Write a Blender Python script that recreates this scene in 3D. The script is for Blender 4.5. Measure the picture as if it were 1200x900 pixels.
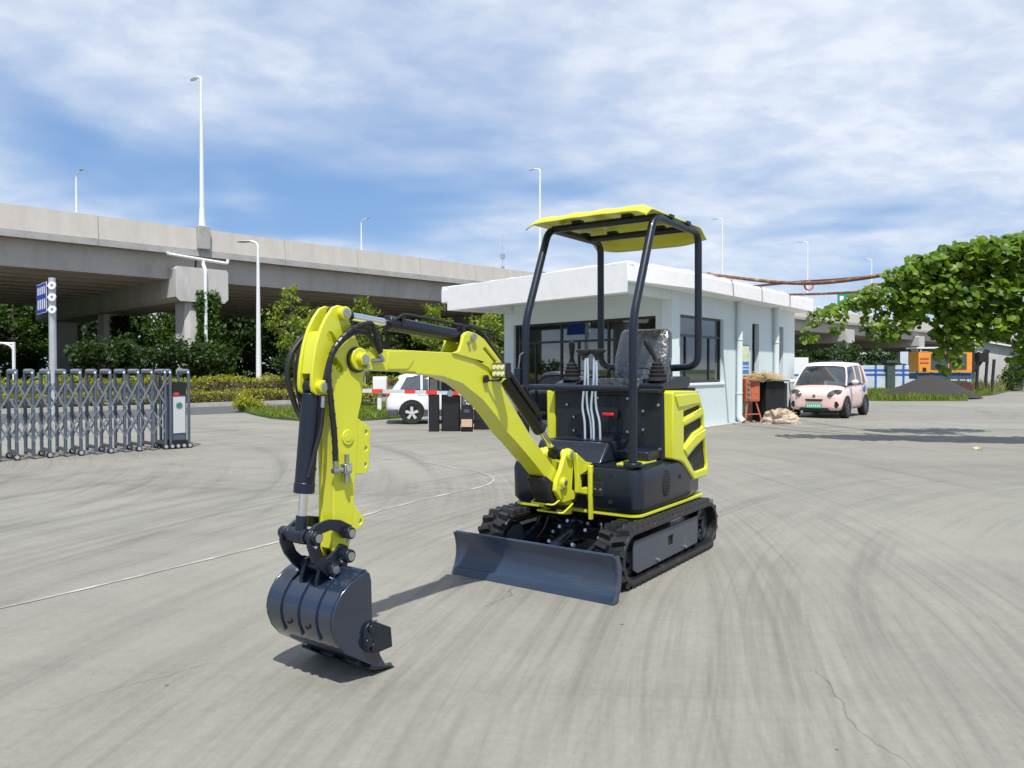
import bpy, math, random
import numpy as np
from mathutils import Vector, Matrix
from mathutils.geometry import tessellate_polygon

for o in list(bpy.data.objects): bpy.data.objects.remove(o)
S = bpy.context.scene
COL = S.collection
R = math.radians

# ------------------------------------------------------------------ camera
cam = bpy.data.cameras.new('camera')
cam_o = bpy.data.objects.new('camera', cam); COL.objects.link(cam_o)
cam.sensor_width = 36; cam.lens = 27.0; cam.clip_start = .05; cam.clip_end = 6000
cam_o.location = (0, 0, 1.35); cam_o.rotation_euler = (R(90 - 1.082), 0, 0)
S.camera = cam_o
S.render.resolution_x = 1024; S.render.resolution_y = 768

# ------------------------------------------------------------------ sky, sun, exposure
SUN_EL = 63.0
SUN_AZ = math.atan2(.12, -.99)             # clockwise from +Y: behind the photographer
W = bpy.data.worlds.new('World'); S.world = W; W.use_nodes = True
nt = W.node_tree; nt.nodes.clear()
def wn(t, **k):
    n = nt.nodes.new(t)
    for a, b in k.items(): setattr(n, a, b)
    return n
lk = nt.links.new
sky = wn('ShaderNodeTexSky', sky_type='NISHITA', sun_disc=False)
sky.sun_elevation = R(SUN_EL); sky.sun_rotation = SUN_AZ
sky.air_density = 1.0; sky.dust_density = 0.4; sky.ozone_density = 2.0
tc = wn('ShaderNodeTexCoord')
sep = wn('ShaderNodeSeparateXYZ'); lk(tc.outputs['Generated'], sep.inputs[0])
mz = wn('ShaderNodeMath', operation='MAXIMUM'); lk(sep.outputs[2], mz.inputs[0]); mz.inputs[1].default_value = 0.0
az = wn('ShaderNodeMath', operation='ADD'); lk(mz.outputs[0], az.inputs[0]); az.inputs[1].default_value = 0.22
dx = wn('ShaderNodeMath', operation='DIVIDE'); lk(sep.outputs[0], dx.inputs[0]); lk(az.outputs[0], dx.inputs[1])
dy = wn('ShaderNodeMath', operation='DIVIDE'); lk(sep.outputs[1], dy.inputs[0]); lk(az.outputs[0], dy.inputs[1])
cmb = wn('ShaderNodeCombineXYZ'); lk(dx.outputs[0], cmb.inputs[0]); lk(dy.outputs[0], cmb.inputs[1])
CLX, CLY = 7.0, 8.1
def cloud(scale, rot, loc, sc, detail, lo, hi, dist):
    mp = wn('ShaderNodeMapping'); lk(cmb.outputs[0], mp.inputs[0])
    mp.inputs['Location'].default_value = loc; mp.inputs['Rotation'].default_value = (0, 0, rot); mp.inputs['Scale'].default_value = sc
    n = wn('ShaderNodeTexNoise'); lk(mp.outputs[0], n.inputs['Vector'])
    n.inputs['Scale'].default_value = scale; n.inputs['Detail'].default_value = detail
    n.inputs['Roughness'].default_value = .56; n.inputs['Distortion'].default_value = dist
    r = wn('ShaderNodeMapRange', interpolation_type='SMOOTHSTEP'); lk(n.outputs[0], r.inputs[0])
    r.inputs[1].default_value = lo; r.inputs[2].default_value = hi
    return r.outputs[0]
c1 = cloud(.55, R(20), (CLX, CLY, 0), (1, 1, 1), 4, .36, .56, .6)
c2 = cloud(1.9, R(-32), (3.0, .4, 0), (1, 1.3, 1), 9, .26, .72, .35)
c3 = cloud(9.0, R(-20), (0, 0, 0), (1, 1.25, 1), 9, .30, .72, .2)
m1 = wn('ShaderNodeMath', operation='MULTIPLY'); lk(c1, m1.inputs[0])
mA = wn('ShaderNodeMath', operation='MULTIPLY_ADD'); lk(c2, mA.inputs[0]); mA.inputs[1].default_value = .45; mA.inputs[2].default_value = .55
lk(mA.outputs[0], m1.inputs[1])
mB = wn('ShaderNodeMath', operation='MULTIPLY_ADD'); lk(c3, mB.inputs[0]); mB.inputs[1].default_value = .32; mB.inputs[2].default_value = .78
m2 = wn('ShaderNodeMath', operation='MULTIPLY', use_clamp=True); lk(m1.outputs[0], m2.inputs[0]); lk(mB.outputs[0], m2.inputs[1])
m3 = wn('ShaderNodeMath', operation='MULTIPLY_ADD', use_clamp=True); lk(m2.outputs[0], m3.inputs[0]); m3.inputs[1].default_value = .98; m3.inputs[2].default_value = .03
hs = wn('ShaderNodeHueSaturation'); lk(sky.outputs[0], hs.inputs['Color']); hs.inputs['Saturation'].default_value = 1.0; hs.inputs['Value'].default_value = 1.0
ev = wn('ShaderNodeMix', data_type='RGBA'); ev.inputs['Factor'].default_value = .62; lk(hs.outputs[0], ev.inputs[6]); ev.inputs[7].default_value = (1.15, 2.55, 5.3, 1)
mx = wn('ShaderNodeMix', data_type='RGBA'); lk(m3.outputs[0], mx.inputs['Factor']); lk(ev.outputs[2], mx.inputs[6])
mx.inputs[7].default_value = (5.9, 6.35, 7.1, 1)
bg = wn('ShaderNodeBackground'); bg.inputs[1].default_value = .11; lk(mx.outputs[2], bg.inputs[0])
wo = wn('ShaderNodeOutputWorld'); lk(bg.outputs[0], wo.inputs[0])

sun = bpy.data.lights.new('sun', 'SUN'); sun.energy = 4.5; sun.angle = R(.8); sun.color = (1, .955, .89)
sun_o = bpy.data.objects.new('sun', sun); COL.objects.link(sun_o)
sd = Vector((math.sin(SUN_AZ) * math.cos(R(SUN_EL)), math.cos(SUN_AZ) * math.cos(R(SUN_EL)), math.sin(R(SUN_EL))))
sun_o.rotation_euler = sd.to_track_quat('Z', 'Y').to_euler(); sun_o.location = sd * 30
V = S.view_settings
V.view_transform = 'Standard'; V.look = 'None'; V.exposure = 0.35; V.gamma = 1.0; V.use_curve_mapping = False
S.render.engine = 'CYCLES'

# ------------------------------------------------------------------ materials
def new_mat(name):
    m = bpy.data.materials.new(name); m.use_nodes = True
    return m, m.node_tree.nodes, m.node_tree.links.new, m.node_tree.nodes['Principled BSDF']
def set_in(b, **k):
    for a, v in k.items():
        a = a.replace('_', ' ')
        if a in b.inputs: b.inputs[a].default_value = v
def M(name, col, rough=.5, metal=0, var=.18, vs=5., bump=0., bs=60., coat=0., spec=.5, dirt=None, dirt_s=3., dirt_lo=.55, dirt_hi=.75, stretch=(1, 1, 1), island=0., rvar=.12):
    m, N, L, b = new_mat(name)
    tcn = N.new('ShaderNodeTexCoord'); mp = N.new('ShaderNodeMapping'); mp.inputs['Scale'].default_value = stretch
    L(tcn.outputs['Object'], mp.inputs[0])
    n = N.new('ShaderNodeTexNoise'); n.inputs['Scale'].default_value = vs; n.inputs['Detail'].default_value = 7; n.inputs['Roughness'].default_value = .62
    L(mp.outputs[0], n.inputs['Vector'])
    r = N.new('ShaderNodeMapRange'); L(n.outputs[0], r.inputs[0]); r.inputs[1].default_value = .25; r.inputs[2].default_value = .75
    r.inputs[3].default_value = 1 - var; r.inputs[4].default_value = 1 + var * .6
    vm = N.new('ShaderNodeVectorMath'); vm.operation = 'SCALE'; vm.inputs[0].default_value = col[:3]
    fac = r.outputs[0]
    if island:
        g = N.new('ShaderNodeNewGeometry'); ir = N.new('ShaderNodeMapRange'); L(g.outputs['Random Per Island'], ir.inputs[0])
        ir.inputs[3].default_value = 1 - island; ir.inputs[4].default_value = 1 + island
        mm = N.new('ShaderNodeMath'); mm.operation = 'MULTIPLY'; L(fac, mm.inputs[0]); L(ir.outputs[0], mm.inputs[1]); fac = mm.outputs[0]
    L(fac, vm.inputs['Scale'])
    out = vm.outputs[0]
    if dirt:
        n2 = N.new('ShaderNodeTexNoise'); n2.inputs['Scale'].default_value = dirt_s; n2.inputs['Detail'].default_value = 9; n2.inputs['Roughness'].default_value = .7
        L(mp.outputs[0], n2.inputs['Vector'])
        r2 = N.new('ShaderNodeMapRange'); L(n2.outputs[0], r2.inputs[0]); r2.inputs[1].default_value = dirt_lo; r2.inputs[2].default_value = dirt_hi
        mixn = N.new('ShaderNodeMix'); mixn.data_type = 'RGBA'; L(r2.outputs[0], mixn.inputs['Factor']); L(out, mixn.inputs[6]); mixn.inputs[7].default_value = (*dirt[:3], 1)
        out = mixn.outputs[2]
    L(out, b.inputs['Base Color'])
    rr = N.new('ShaderNodeMapRange'); L(n.outputs[0], rr.inputs[0]); rr.inputs[1].default_value = .3; rr.inputs[2].default_value = .7
    rr.inputs[3].default_value = max(.02, rough - rvar * rough); rr.inputs[4].default_value = min(1, rough + rvar * rough)
    L(rr.outputs[0], b.inputs['Roughness'])
    set_in(b, Metallic=metal, Coat_Weight=coat, Coat_Roughness=.08, Specular_IOR_Level=spec)
    if bump:
        nb = N.new('ShaderNodeTexNoise'); nb.inputs['Scale'].default_value = bs; nb.inputs['Detail'].default_value = 6
        L(mp.outputs[0], nb.inputs['Vector'])
        bn = N.new('ShaderNodeBump'); bn.inputs['Strength'].default_value = bump; bn.inputs['Distance'].default_value = .02
        L(nb.outputs[0], bn.inputs['Height']); L(bn.outputs[0], b.inputs['Normal'])
    return m
def leaf_mat(name, col, col2, trans=.35, rough=.5):
    m, N, L, b = new_mat(name)
    g = N.new('ShaderNodeNewGeometry'); cr = N.new('ShaderNodeValToRGB'); L(g.outputs['Random Per Island'], cr.inputs[0])
    e = cr.color_ramp.elements; e[0].color = (*col, 1); e[1].color = (*col2, 1)
    oi = N.new('ShaderNodeObjectInfo'); ov = N.new('ShaderNodeMapRange'); L(oi.outputs['Random'], ov.inputs[0]); ov.inputs[3].default_value = .8; ov.inputs[4].default_value = 1.2
    vm = N.new('ShaderNodeVectorMath'); vm.operation = 'SCALE'; L(cr.outputs[0], vm.inputs[0]); L(ov.outputs[0], vm.inputs['Scale'])
    L(vm.outputs[0], b.inputs['Base Color']); set_in(b, Roughness=rough, Specular_IOR_Level=.35)
    t = N.new('ShaderNodeBsdfTranslucent'); v2 = N.new('ShaderNodeVectorMath'); v2.operation = 'MULTIPLY'; L(vm.outputs[0], v2.inputs[0]); v2.inputs[1].default_value = (1.5, 1.5, .5)
    L(v2.outputs[0], t.inputs[0])
    ms = N.new('ShaderNodeMixShader'); ms.inputs[0].default_value = trans; L(b.outputs[0], ms.inputs[1]); L(t.outputs[0], ms.inputs[2])
    L(ms.outputs[0], N['Material Output'].inputs[0])
    return m
def glass_mat(name, tint, tr=.4, rough=.02):
    m, N, L, b = new_mat(name)
    set_in(b, Roughness=rough, Specular_IOR_Level=.8, IOR=2.4); b.inputs['Base Color'].default_value = (*tint, 1)
    t = N.new('ShaderNodeBsdfTransparent'); t.inputs[0].default_value = (.75, .82, .82, 1)
    fr = N.new('ShaderNodeFresnel'); fr.inputs[0].default_value = 1.5
    mt = N.new('ShaderNodeMath'); mt.operation = 'MULTIPLY_ADD'; mt.use_clamp = True; L(fr.outputs[0], mt.inputs[0]); mt.inputs[1].default_value = 1.0; mt.inputs[2].default_value = 1 - tr
    ms = N.new('ShaderNodeMixShader'); L(mt.outputs[0], ms.inputs[0]); L(t.outputs[0], ms.inputs[1]); L(b.outputs[0], ms.inputs[2])
    L(ms.outputs[0], N['Material Output'].inputs[0])
    return m

MT = {}
MT['yellow'] = M('yellow_paint', (.60, .615, .03), .34, var=.05, vs=3, coat=.35, bump=.04, bs=25)
MT['navy'] = M('navy_paint', (.0085, .013, .024), .36, var=.2, vs=4, coat=.22, spec=.35, bump=.03, bs=30)
MT['navy_dusty'] = M('navy_dusty', (.011, .015, .026), .38, var=.2, vs=5, coat=.2, spec=.35, dirt=(.06, .06, .058), dirt_s=6, dirt_lo=.52, dirt_hi=.9)
MT['blade'] = M('blade_paint', (.028, .045, .080), .30, var=.18, vs=3, coat=.3, bump=.05, bs=18, dirt=(.09, .1, .11), dirt_s=2.5, dirt_lo=.55, dirt_hi=.85, stretch=(1, .3, 3))
MT['panel'] = M('slate_panel', (.062, .072, .094), .45, var=.12, vs=4, dirt=(.14, .14, .13), dirt_s=5, dirt_lo=.55, dirt_hi=.9)
MT['rubber'] = M('rubber', (.014, .014, .016), .40, var=.35, vs=14, bump=.15, bs=120, dirt=(.11, .095, .075), dirt_s=9, dirt_lo=.56, dirt_hi=.85)
MT['black'] = M('black_plastic', (.012, .012, .014), .42, var=.2, vs=20)
MT['blackmatte'] = M('black_matte', (.009, .009, .01), .75, var=.2, vs=20)
MT['hose'] = M('hose', (.014, .014, .015), .38, var=.3, vs=40)
MT['chrome'] = M('chrome', (.75, .76, .78), .13, metal=1, var=.06, vs=6)
MT['steel'] = M('steel', (.45, .46, .47), .34, metal=.9, var=.2, vs=30)
MT['zinc'] = M('zinc_rod', (.60, .70, .80), .30, metal=.6, var=.03, vs=4)
MT['red'] = M('red_plastic', (.62, .02, .02), .35, var=.08)
MT['wrap'] = M('wrapped_seat', (.05, .055, .065), .22, var=.5, vs=14, bump=.8, bs=26, coat=.9, spec=.9, dirt=(.34, .36, .40), dirt_s=12, dirt_lo=.55, dirt_hi=.8)
MT['mesh'] = M('black_mesh', (.012, .013, .015), .6, var=.4, vs=120, bump=.5, bs=300)
MT['lens'] = M('led_lens', (.75, .72, .45), .2, var=.05, coat=.6)
MT['wallblue'] = M('pale_blue_wall', (.635, .72, .725), .8, var=.05, vs=1.6, bump=.04, bs=35, dirt=(.54, .61, .61), dirt_s=1.6, dirt_lo=.55, dirt_hi=.82)
MT['whitewash'] = M('whitewash', (.84, .84, .83), .85, var=.08, vs=4, bump=.10, bs=18, dirt=(.62, .61, .58), dirt_s=4, dirt_lo=.6, dirt_hi=.8)
MT['frame'] = M('dark_alu_frame', (.022, .024, .028), .4, var=.15)
MT['glass'] = glass_mat('window_glass', (.012, .02, .018), .38)
MT['carglass'] = glass_mat('car_glass', (.01, .013, .015), .22)
MT['dark_room'] = M('room_paint', (.25, .24, .22), .9, var=.2)
MT['curtain'] = M('curtain', (.23, .19, .14), .9, var=.3, vs=30, stretch=(8, 8, .3))
MT['concrete'] = M('bridge_concrete', (.54, .50, .455), .88, var=.16, vs=1.1, bump=.2, bs=9, dirt=(.27, .245, .21), dirt_s=.55, dirt_lo=.5, dirt_hi=.78, stretch=(1, 1, .35))
MT['concrete2'] = M('pier_concrete', (.52, .505, .48), .88, var=.14, vs=1.3, bump=.2, bs=9, dirt=(.33, .32, .30), dirt_s=.8, dirt_lo=.5, dirt_hi=.8, stretch=(1, 1, .4))
MT['concrete3'] = M('edge_concrete', (.38, .37, .355), .88, var=.16, vs=2., bump=.2, bs=9, dirt=(.24, .23, .21), dirt_s=1.5, dirt_lo=.5, dirt_hi=.8)
MT['kerb'] = M('kerb_concrete', (.42, .41, .38), .9, var=.18, vs=5, bump=.2, bs=30)
MT['asphalt'] = M('asphalt', (.085, .085, .088), .9, var=.2, vs=6, bump=.25, bs=140)
MT['soil'] = M('soil', (.12, .09, .06), .95, var=.4, vs=3, bump=.4, bs=30)
MT['turf'] = M('turf', (.06, .11, .022), .95, var=.45, vs=2.5, bump=.5, bs=40, dirt=(.14, .15, .05), dirt_s=1.2)
MT['white'] = M('white_paint', (.76, .77, .78), .4, var=.05)
MT['galv'] = M('galvanised', (.52, .54, .56), .42, metal=.5, var=.12)
MT['gate'] = M('gate_aluminium', (.13, .155, .20), .38, metal=.55, var=.16, vs=6)
MT['gatelight'] = M('gate_aluminium_light', (.26, .285, .33), .38, metal=.55, var=.14, vs=6)
MT['silver'] = M('silver_panel', (.62, .64, .65), .35, metal=.3, var=.05)
MT['green'] = M('green_paint', (.02, .2, .13), .45, var=.1)
MT['signgreen'] = M('sign_green', (.01, .25, .19), .5, var=.1)
MT['signblue'] = M('sign_blue', (.015, .07, .40), .4, var=.12)
MT['posterblue'] = M('poster_blue', (.04, .25, .6), .5, var=.25, vs=5)
MT['postercream'] = M('poster_cream', (.75, .78, .45), .5, var=.3, vs=8)
MT['bark'] = M('bark', (.11, .085, .06), .95, var=.4, vs=8, bump=.6, bs=25, stretch=(1, 1, .3))
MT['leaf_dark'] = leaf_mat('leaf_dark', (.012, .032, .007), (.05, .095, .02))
MT['leaf_mid'] = leaf_mat('leaf_mid', (.028, .068, .011), (.085, .15, .028))
MT['leaf_young'] = leaf_mat('leaf_young', (.09, .15, .015), (.27, .33, .05))
MT['leaf_ivy'] = leaf_mat('leaf_ivy', (.03, .08, .014), (.10, .18, .03))
MT['leaf_hedge'] = leaf_mat('leaf_hedge', (.13, .17, .015), (.42, .40, .05))
MT['leaf_vine'] = leaf_mat('leaf_vine', (.036, .105, .008), (.21, .31, .025), trans=.38, rough=.42)
MT['grass'] = leaf_mat('grass_blade', (.07, .14, .012), (.24, .27, .05))
MT['weed'] = leaf_mat('weed_blade', (.10, .13, .03), (.34, .31, .12))
MT['hay'] = leaf_mat('hay_stalk', (.32, .22, .09), (.62, .5, .27), trans=.15)
MT['pink'] = M('pink_paint', (.78, .56, .52), .3, var=.04, coat=.8)
MT['pinkwhite'] = M('pale_pink_paint', (.82, .74, .72), .3, var=.04, coat=.8)
MT['carwhite'] = M('white_car_paint', (.78, .79, .80), .25, var=.03, coat=.9)
MT['tyre'] = M('tyre', (.014, .014, .015), .7, var=.3, vs=20)
MT['plate'] = M('number_plate_green', (.05, .42, .30), .4, var=.2, vs=30)
MT['headlamp'] = M('headlamp', (.10, .10, .09), .12, var=.5, vs=8, coat=1)
MT['rustorange'] = M('orange_rust', (.50, .13, .06), .75, var=.3, vs=14, bump=.2)
MT['rust'] = M('rust_pipe', (.23, .105, .06), .75, var=.35, vs=9, dirt=(.5, .36, .22), dirt_s=3, dirt_lo=.52, dirt_hi=.66, metal=.2)
MT['rustdark'] = M('rust_dark', (.10, .035, .028), .7, var=.35, vs=9)
MT['orange'] = M('orange_paint', (.78, .30, .03), .45, var=.1)
MT['rigblue'] = M('rig_blue', (.04, .085, .16), .55, var=.25)
MT['gravel'] = M('dark_gravel', (.04, .036, .035), .95, var=.5, vs=18, bump=1., bs=60)
MT['fencewhite'] = M('fence_white', (.55, .62, .68), .6, var=.2, vs=1.5, dirt=(.35, .5, .6), dirt_s=1.2)
MT['fenceblue'] = M('fence_blue', (.03, .12, .48), .5, var=.15)
MT['pillar'] = M('fence_pillar', (.06, .09, .085), .7, var=.25)
MT['cardboard'] = M('cardboard', (.55, .38, .24), .8, var=.1)
MT['barred'] = M('barrier_red', (.68, .04, .03), .45, var=.08)
MT['paintline'] = M('worn_white_line', (.44, .43, .41), .85, var=.3, vs=6, dirt=(.26, .25, .235), dirt_s=2.2, dirt_lo=.44, dirt_hi=.58)
MT['tile'] = M('grey_roof', (.35, .35, .35), .8, var=.15)
MT['bagA'] = M('bag_cloth', (.50, .42, .33), .9, var=.5, vs=12, bump=.6, bs=20, dirt=(.42, .2, .18), dirt_s=7)

# ------------------------------------------------------------------ mesh builder
class MB:
    def __init__(s): s.v = []; s.f = []
    def add(s, vs, fs):
        o = len(s.v); s.v += [tuple(map(float, q)) for q in vs]; s.f += [tuple(i + o for i in q) for q in fs]; return s
    def box(s, c, d, rz=0, M4=None):
        hx, hy, hz = d[0] / 2, d[1] / 2, d[2] / 2
        P = [(-hx, -hy, -hz), (hx, -hy, -hz), (hx, hy, -hz), (-hx, hy, -hz), (-hx, -hy, hz), (hx, -hy, hz), (hx, hy, hz), (-hx, hy, hz)]
        if rz: ca, sa = math.cos(rz), math.sin(rz); P = [(x * ca - y * sa, x * sa + y * ca, z) for x, y, z in P]
        if M4 is not None: P = [tuple(M4 @ Vector(q)) for q in P]
        return s.add([(x + c[0], y + c[1], z + c[2]) for x, y, z in P], [(3, 2, 1, 0), (4, 5, 6, 7), (0, 1, 5, 4), (1, 2, 6, 5), (2, 3, 7, 6), (3, 0, 4, 7)])
    def cyl(s, p0, p1, r, r1=None, n=16, cap=True):
        p0 = Vector(p0); p1 = Vector(p1); r1 = r if r1 is None else r1
        q = (p1 - p0).to_track_quat('Z', 'Y'); vs = []
        for P, rr in ((p0, r), (p1, r1)):
            for k in range(n):
                a = 2 * math.pi * k / n; vs.append(P + q @ Vector((rr * math.cos(a), rr * math.sin(a), 0)))
        fs = [(k, (k + 1) % n, n + (k + 1) % n, n + k) for k in range(n)]
        if cap: fs += [tuple(range(n - 1, -1, -1)), tuple(range(n, 2 * n))]
        return s.add(vs, fs)
    def tube(s, pts, r, n=10, cap=True):
        P = [Vector(p) for p in pts]; vs = []; m = len(P)
        t0 = (P[1] - P[0]).normalized(); up = Vector((0, 0, 1)) if abs(t0.z) < .9 else Vector((0, 1, 0))
        nrm = (up - t0 * up.dot(t0)).normalized()
        for i in range(m):
            t = ((P[min(i + 1, m - 1)] - P[i]).normalized() + (P[i] - P[max(i - 1, 0)]).normalized()).normalized()
            nrm = (nrm - t * nrm.dot(t)).normalized(); b = t.cross(nrm)
            rr = r[i] if isinstance(r, (list, tuple)) else r
            for k in range(n):
                a = 2 * math.pi * k / n; vs.append(P[i] + (nrm * math.cos(a) + b * math.sin(a)) * rr)
        fs = [(i * n + k, i * n + (k + 1) % n, (i + 1) * n + (k + 1) % n, (i + 1) * n + k) for i in range(m - 1) for k in range(n)]
        if cap: fs += [tuple(range(n - 1, -1, -1)), tuple(range((m - 1) * n, m * n))]
        return s.add(vs, fs)
    def prism(s, poly, a, b, ax='y', holes=()):
        """poly of (p,q) extruded along ax from a to b; ax 'y': (x,z); 'x': (y,z); 'z': (x,y)"""
        def mk(p, q, t): return {'y': (p, t, q), 'x': (t, p, q), 'z': (p, q, t)}[ax]
        loops = [list(poly)] + [list(h) for h in holes]; flat = [q for l in loops for q in l]; n = len(flat)
        tr = tessellate_polygon([[Vector((p, q, 0)) for p, q in l] for l in loops])
        fs = []
        for t in tr:
            (x0, y0), (x1, y1), (x2, y2) = (flat[i] for i in t)
            if (x1 - x0) * (y2 - y0) - (x2 - x0) * (y1 - y0) < 0: t = (t[0], t[2], t[1])
            fs.append(tuple(t)); fs.append(tuple(i + n for i in reversed(t)))
        o = 0
        for l in loops:
            k = len(l)
            for i in range(k): fs.append((o + i, o + (i + 1) % k, n + o + (i + 1) % k, n + o + i))
            o += k
        s.add([mk(p, q, a) for p, q in flat] + [mk(p, q, b) for p, q in flat], fs); s.fix = True; return s
    def lathe(s, prof, c=(0, 0, 0), n=20, axis='z', ring=False):
        vs = []; m = len(prof)
        for r, h in prof:
            for k in range(n):
                a = 2 * math.pi * k / n; x, y, z = r * math.cos(a), r * math.sin(a), h
                if axis == 'y': x, y, z = x, h, y
                if axis == 'x': x, y, z = h, x, y
                vs.append((x + c[0], y + c[1], z + c[2]))
        fs = [(i * n + k, i * n + (k + 1) % n, (i + 1) * n + (k + 1) % n, (i + 1) * n + k) for i in range(m - 1) for k in range(n)]
        s.fix = True
        caps = [((m - 1) * n + k, (m - 1) * n + (k + 1) % n, (k + 1) % n, k) for k in range(n)] if ring else [tuple(range(n)), tuple(range((m - 1) * n, m * n))]
        return s.add(vs, fs + caps)
    def loft(s, rings, closed=True, cap=True):
        n = len(rings[0]); vs = [q for r in rings for q in r]; m = len(rings); fs = []
        for i in range(m - 1):
            for k in range(n if closed else n - 1):
                fs.append((i * n + k, i * n + (k + 1) % n, (i + 1) * n + (k + 1) % n, (i + 1) * n + k))
        if cap and closed: fs += [tuple(range(n - 1, -1, -1)), tuple(range((m - 1) * n, m * n))]
        s.fix = True
        return s.add(vs, fs)
    def mesh(s, name, smooth=35):
        me = bpy.data.meshes.new(name); me.from_pydata(s.v, [], s.f); me.validate()
        if getattr(s, 'fix', False):
            import bmesh
            bm = bmesh.new(); bm.from_mesh(me); bmesh.ops.recalc_face_normals(bm, faces=bm.faces); bm.to_mesh(me); bm.free()
        if smooth:
            me.shade_smooth(); me.set_sharp_from_angle(angle=R(smooth))
        me.update(); return me
    def build(s, name, mat, parent=None, bevel=0, seg=2, smooth=35, subsurf=0, kind=None, label=None):
        me = s.mesh(name, smooth); o = bpy.data.objects.new(name, me); COL.objects.link(o)
        me.materials.append(MT[mat] if isinstance(mat, str) else mat)
        if parent: o.parent = parent
        if subsurf:
            md = o.modifiers.new('s', 'SUBSURF'); md.levels = subsurf; md.render_levels = subsurf
        if bevel:
            md = o.modifiers.new('b', 'BEVEL'); md.width = bevel; md.segments = seg; md.limit_method = 'ANGLE'; md.angle_limit = R(40); md.harden_normals = False
        if kind: o['kind'] = kind
        if label: o['label'] = label
        return o
def tag(o, label=None, cat=None, group=None, kind=None):
    if label: o['label'] = label
    if cat: o['category'] = cat
    if group: o['group'] = group
    if kind: o['kind'] = kind
    return o
def thing(name, label, cat, loc=(0, 0, 0), rz=0, group=None, scale=1):
    o = bpy.data.objects.new(name, None); COL.objects.link(o); o.location = loc; o.rotation_euler = (0, 0, rz); o.scale = (scale,) * 3
    o.empty_display_size = .2
    return tag(o, label, cat, group)
def inst(name, mesh, parent, loc=(0, 0, 0), rot=(0, 0, 0), scale=(1, 1, 1)):
    o = bpy.data.objects.new(name, mesh); COL.objects.link(o); o.parent = parent
    o.location = loc; o.rotation_euler = rot; o.scale = scale; return o
def copy_tree(o, parent=None):
    c = o.copy(); COL.objects.link(c); c.parent = parent
    for ch in list(o.children): copy_tree(ch, c)
    return c
def circ(c, r, n=14, a0=0, a1=360):
    full = abs(a1 - a0) >= 360
    return [(c[0] + r * math.cos(R(a0 + (a1 - a0) * k / (n if full else n - 1))), c[1] + r * math.sin(R(a0 + (a1 - a0) * k / (n if full else n - 1)))) for k in range(n)]
def spline(pts, n=6):
    P = [Vector(p) for p in pts]; out = []
    for i in range(len(P) - 1):
        a = P[max(i - 1, 0)]; b = P[i]; c = P[i + 1]; d = P[min(i + 2, len(P) - 1)]
        for k in range(n):
            t = k / n
            out.append(.5 * ((2 * b) + (c - a) * t + (2 * a - 5 * b + 4 * c - d) * t * t + (3 * b - 3 * c + d - a) * t ** 3))
    return out + [P[-1]]
def rbend(pts, r, n=5):
    """polyline with rounded corners"""
    P = [Vector(p) for p in pts]; out = [P[0]]
    for i in range(1, len(P) - 1):
        a = (P[i - 1] - P[i]); b = (P[i + 1] - P[i]); rr = min(r, a.length * .48, b.length * .48)
        p0 = P[i] + a.normalized() * rr; p1 = P[i] + b.normalized() * rr
        for k in range(n + 1):
            t = k / n; out.append(p0 * (1 - t) ** 2 + P[i] * 2 * t * (1 - t) + p1 * t * t)
    return out + [P[-1]]
# ================================================================== SETTING
def G(x, y):                                # a few ground spots were surveyed as (bearing, range)
    D = 1215.0 / (y - 433.0); return ((x - 600) / 900 * D, D)

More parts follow.
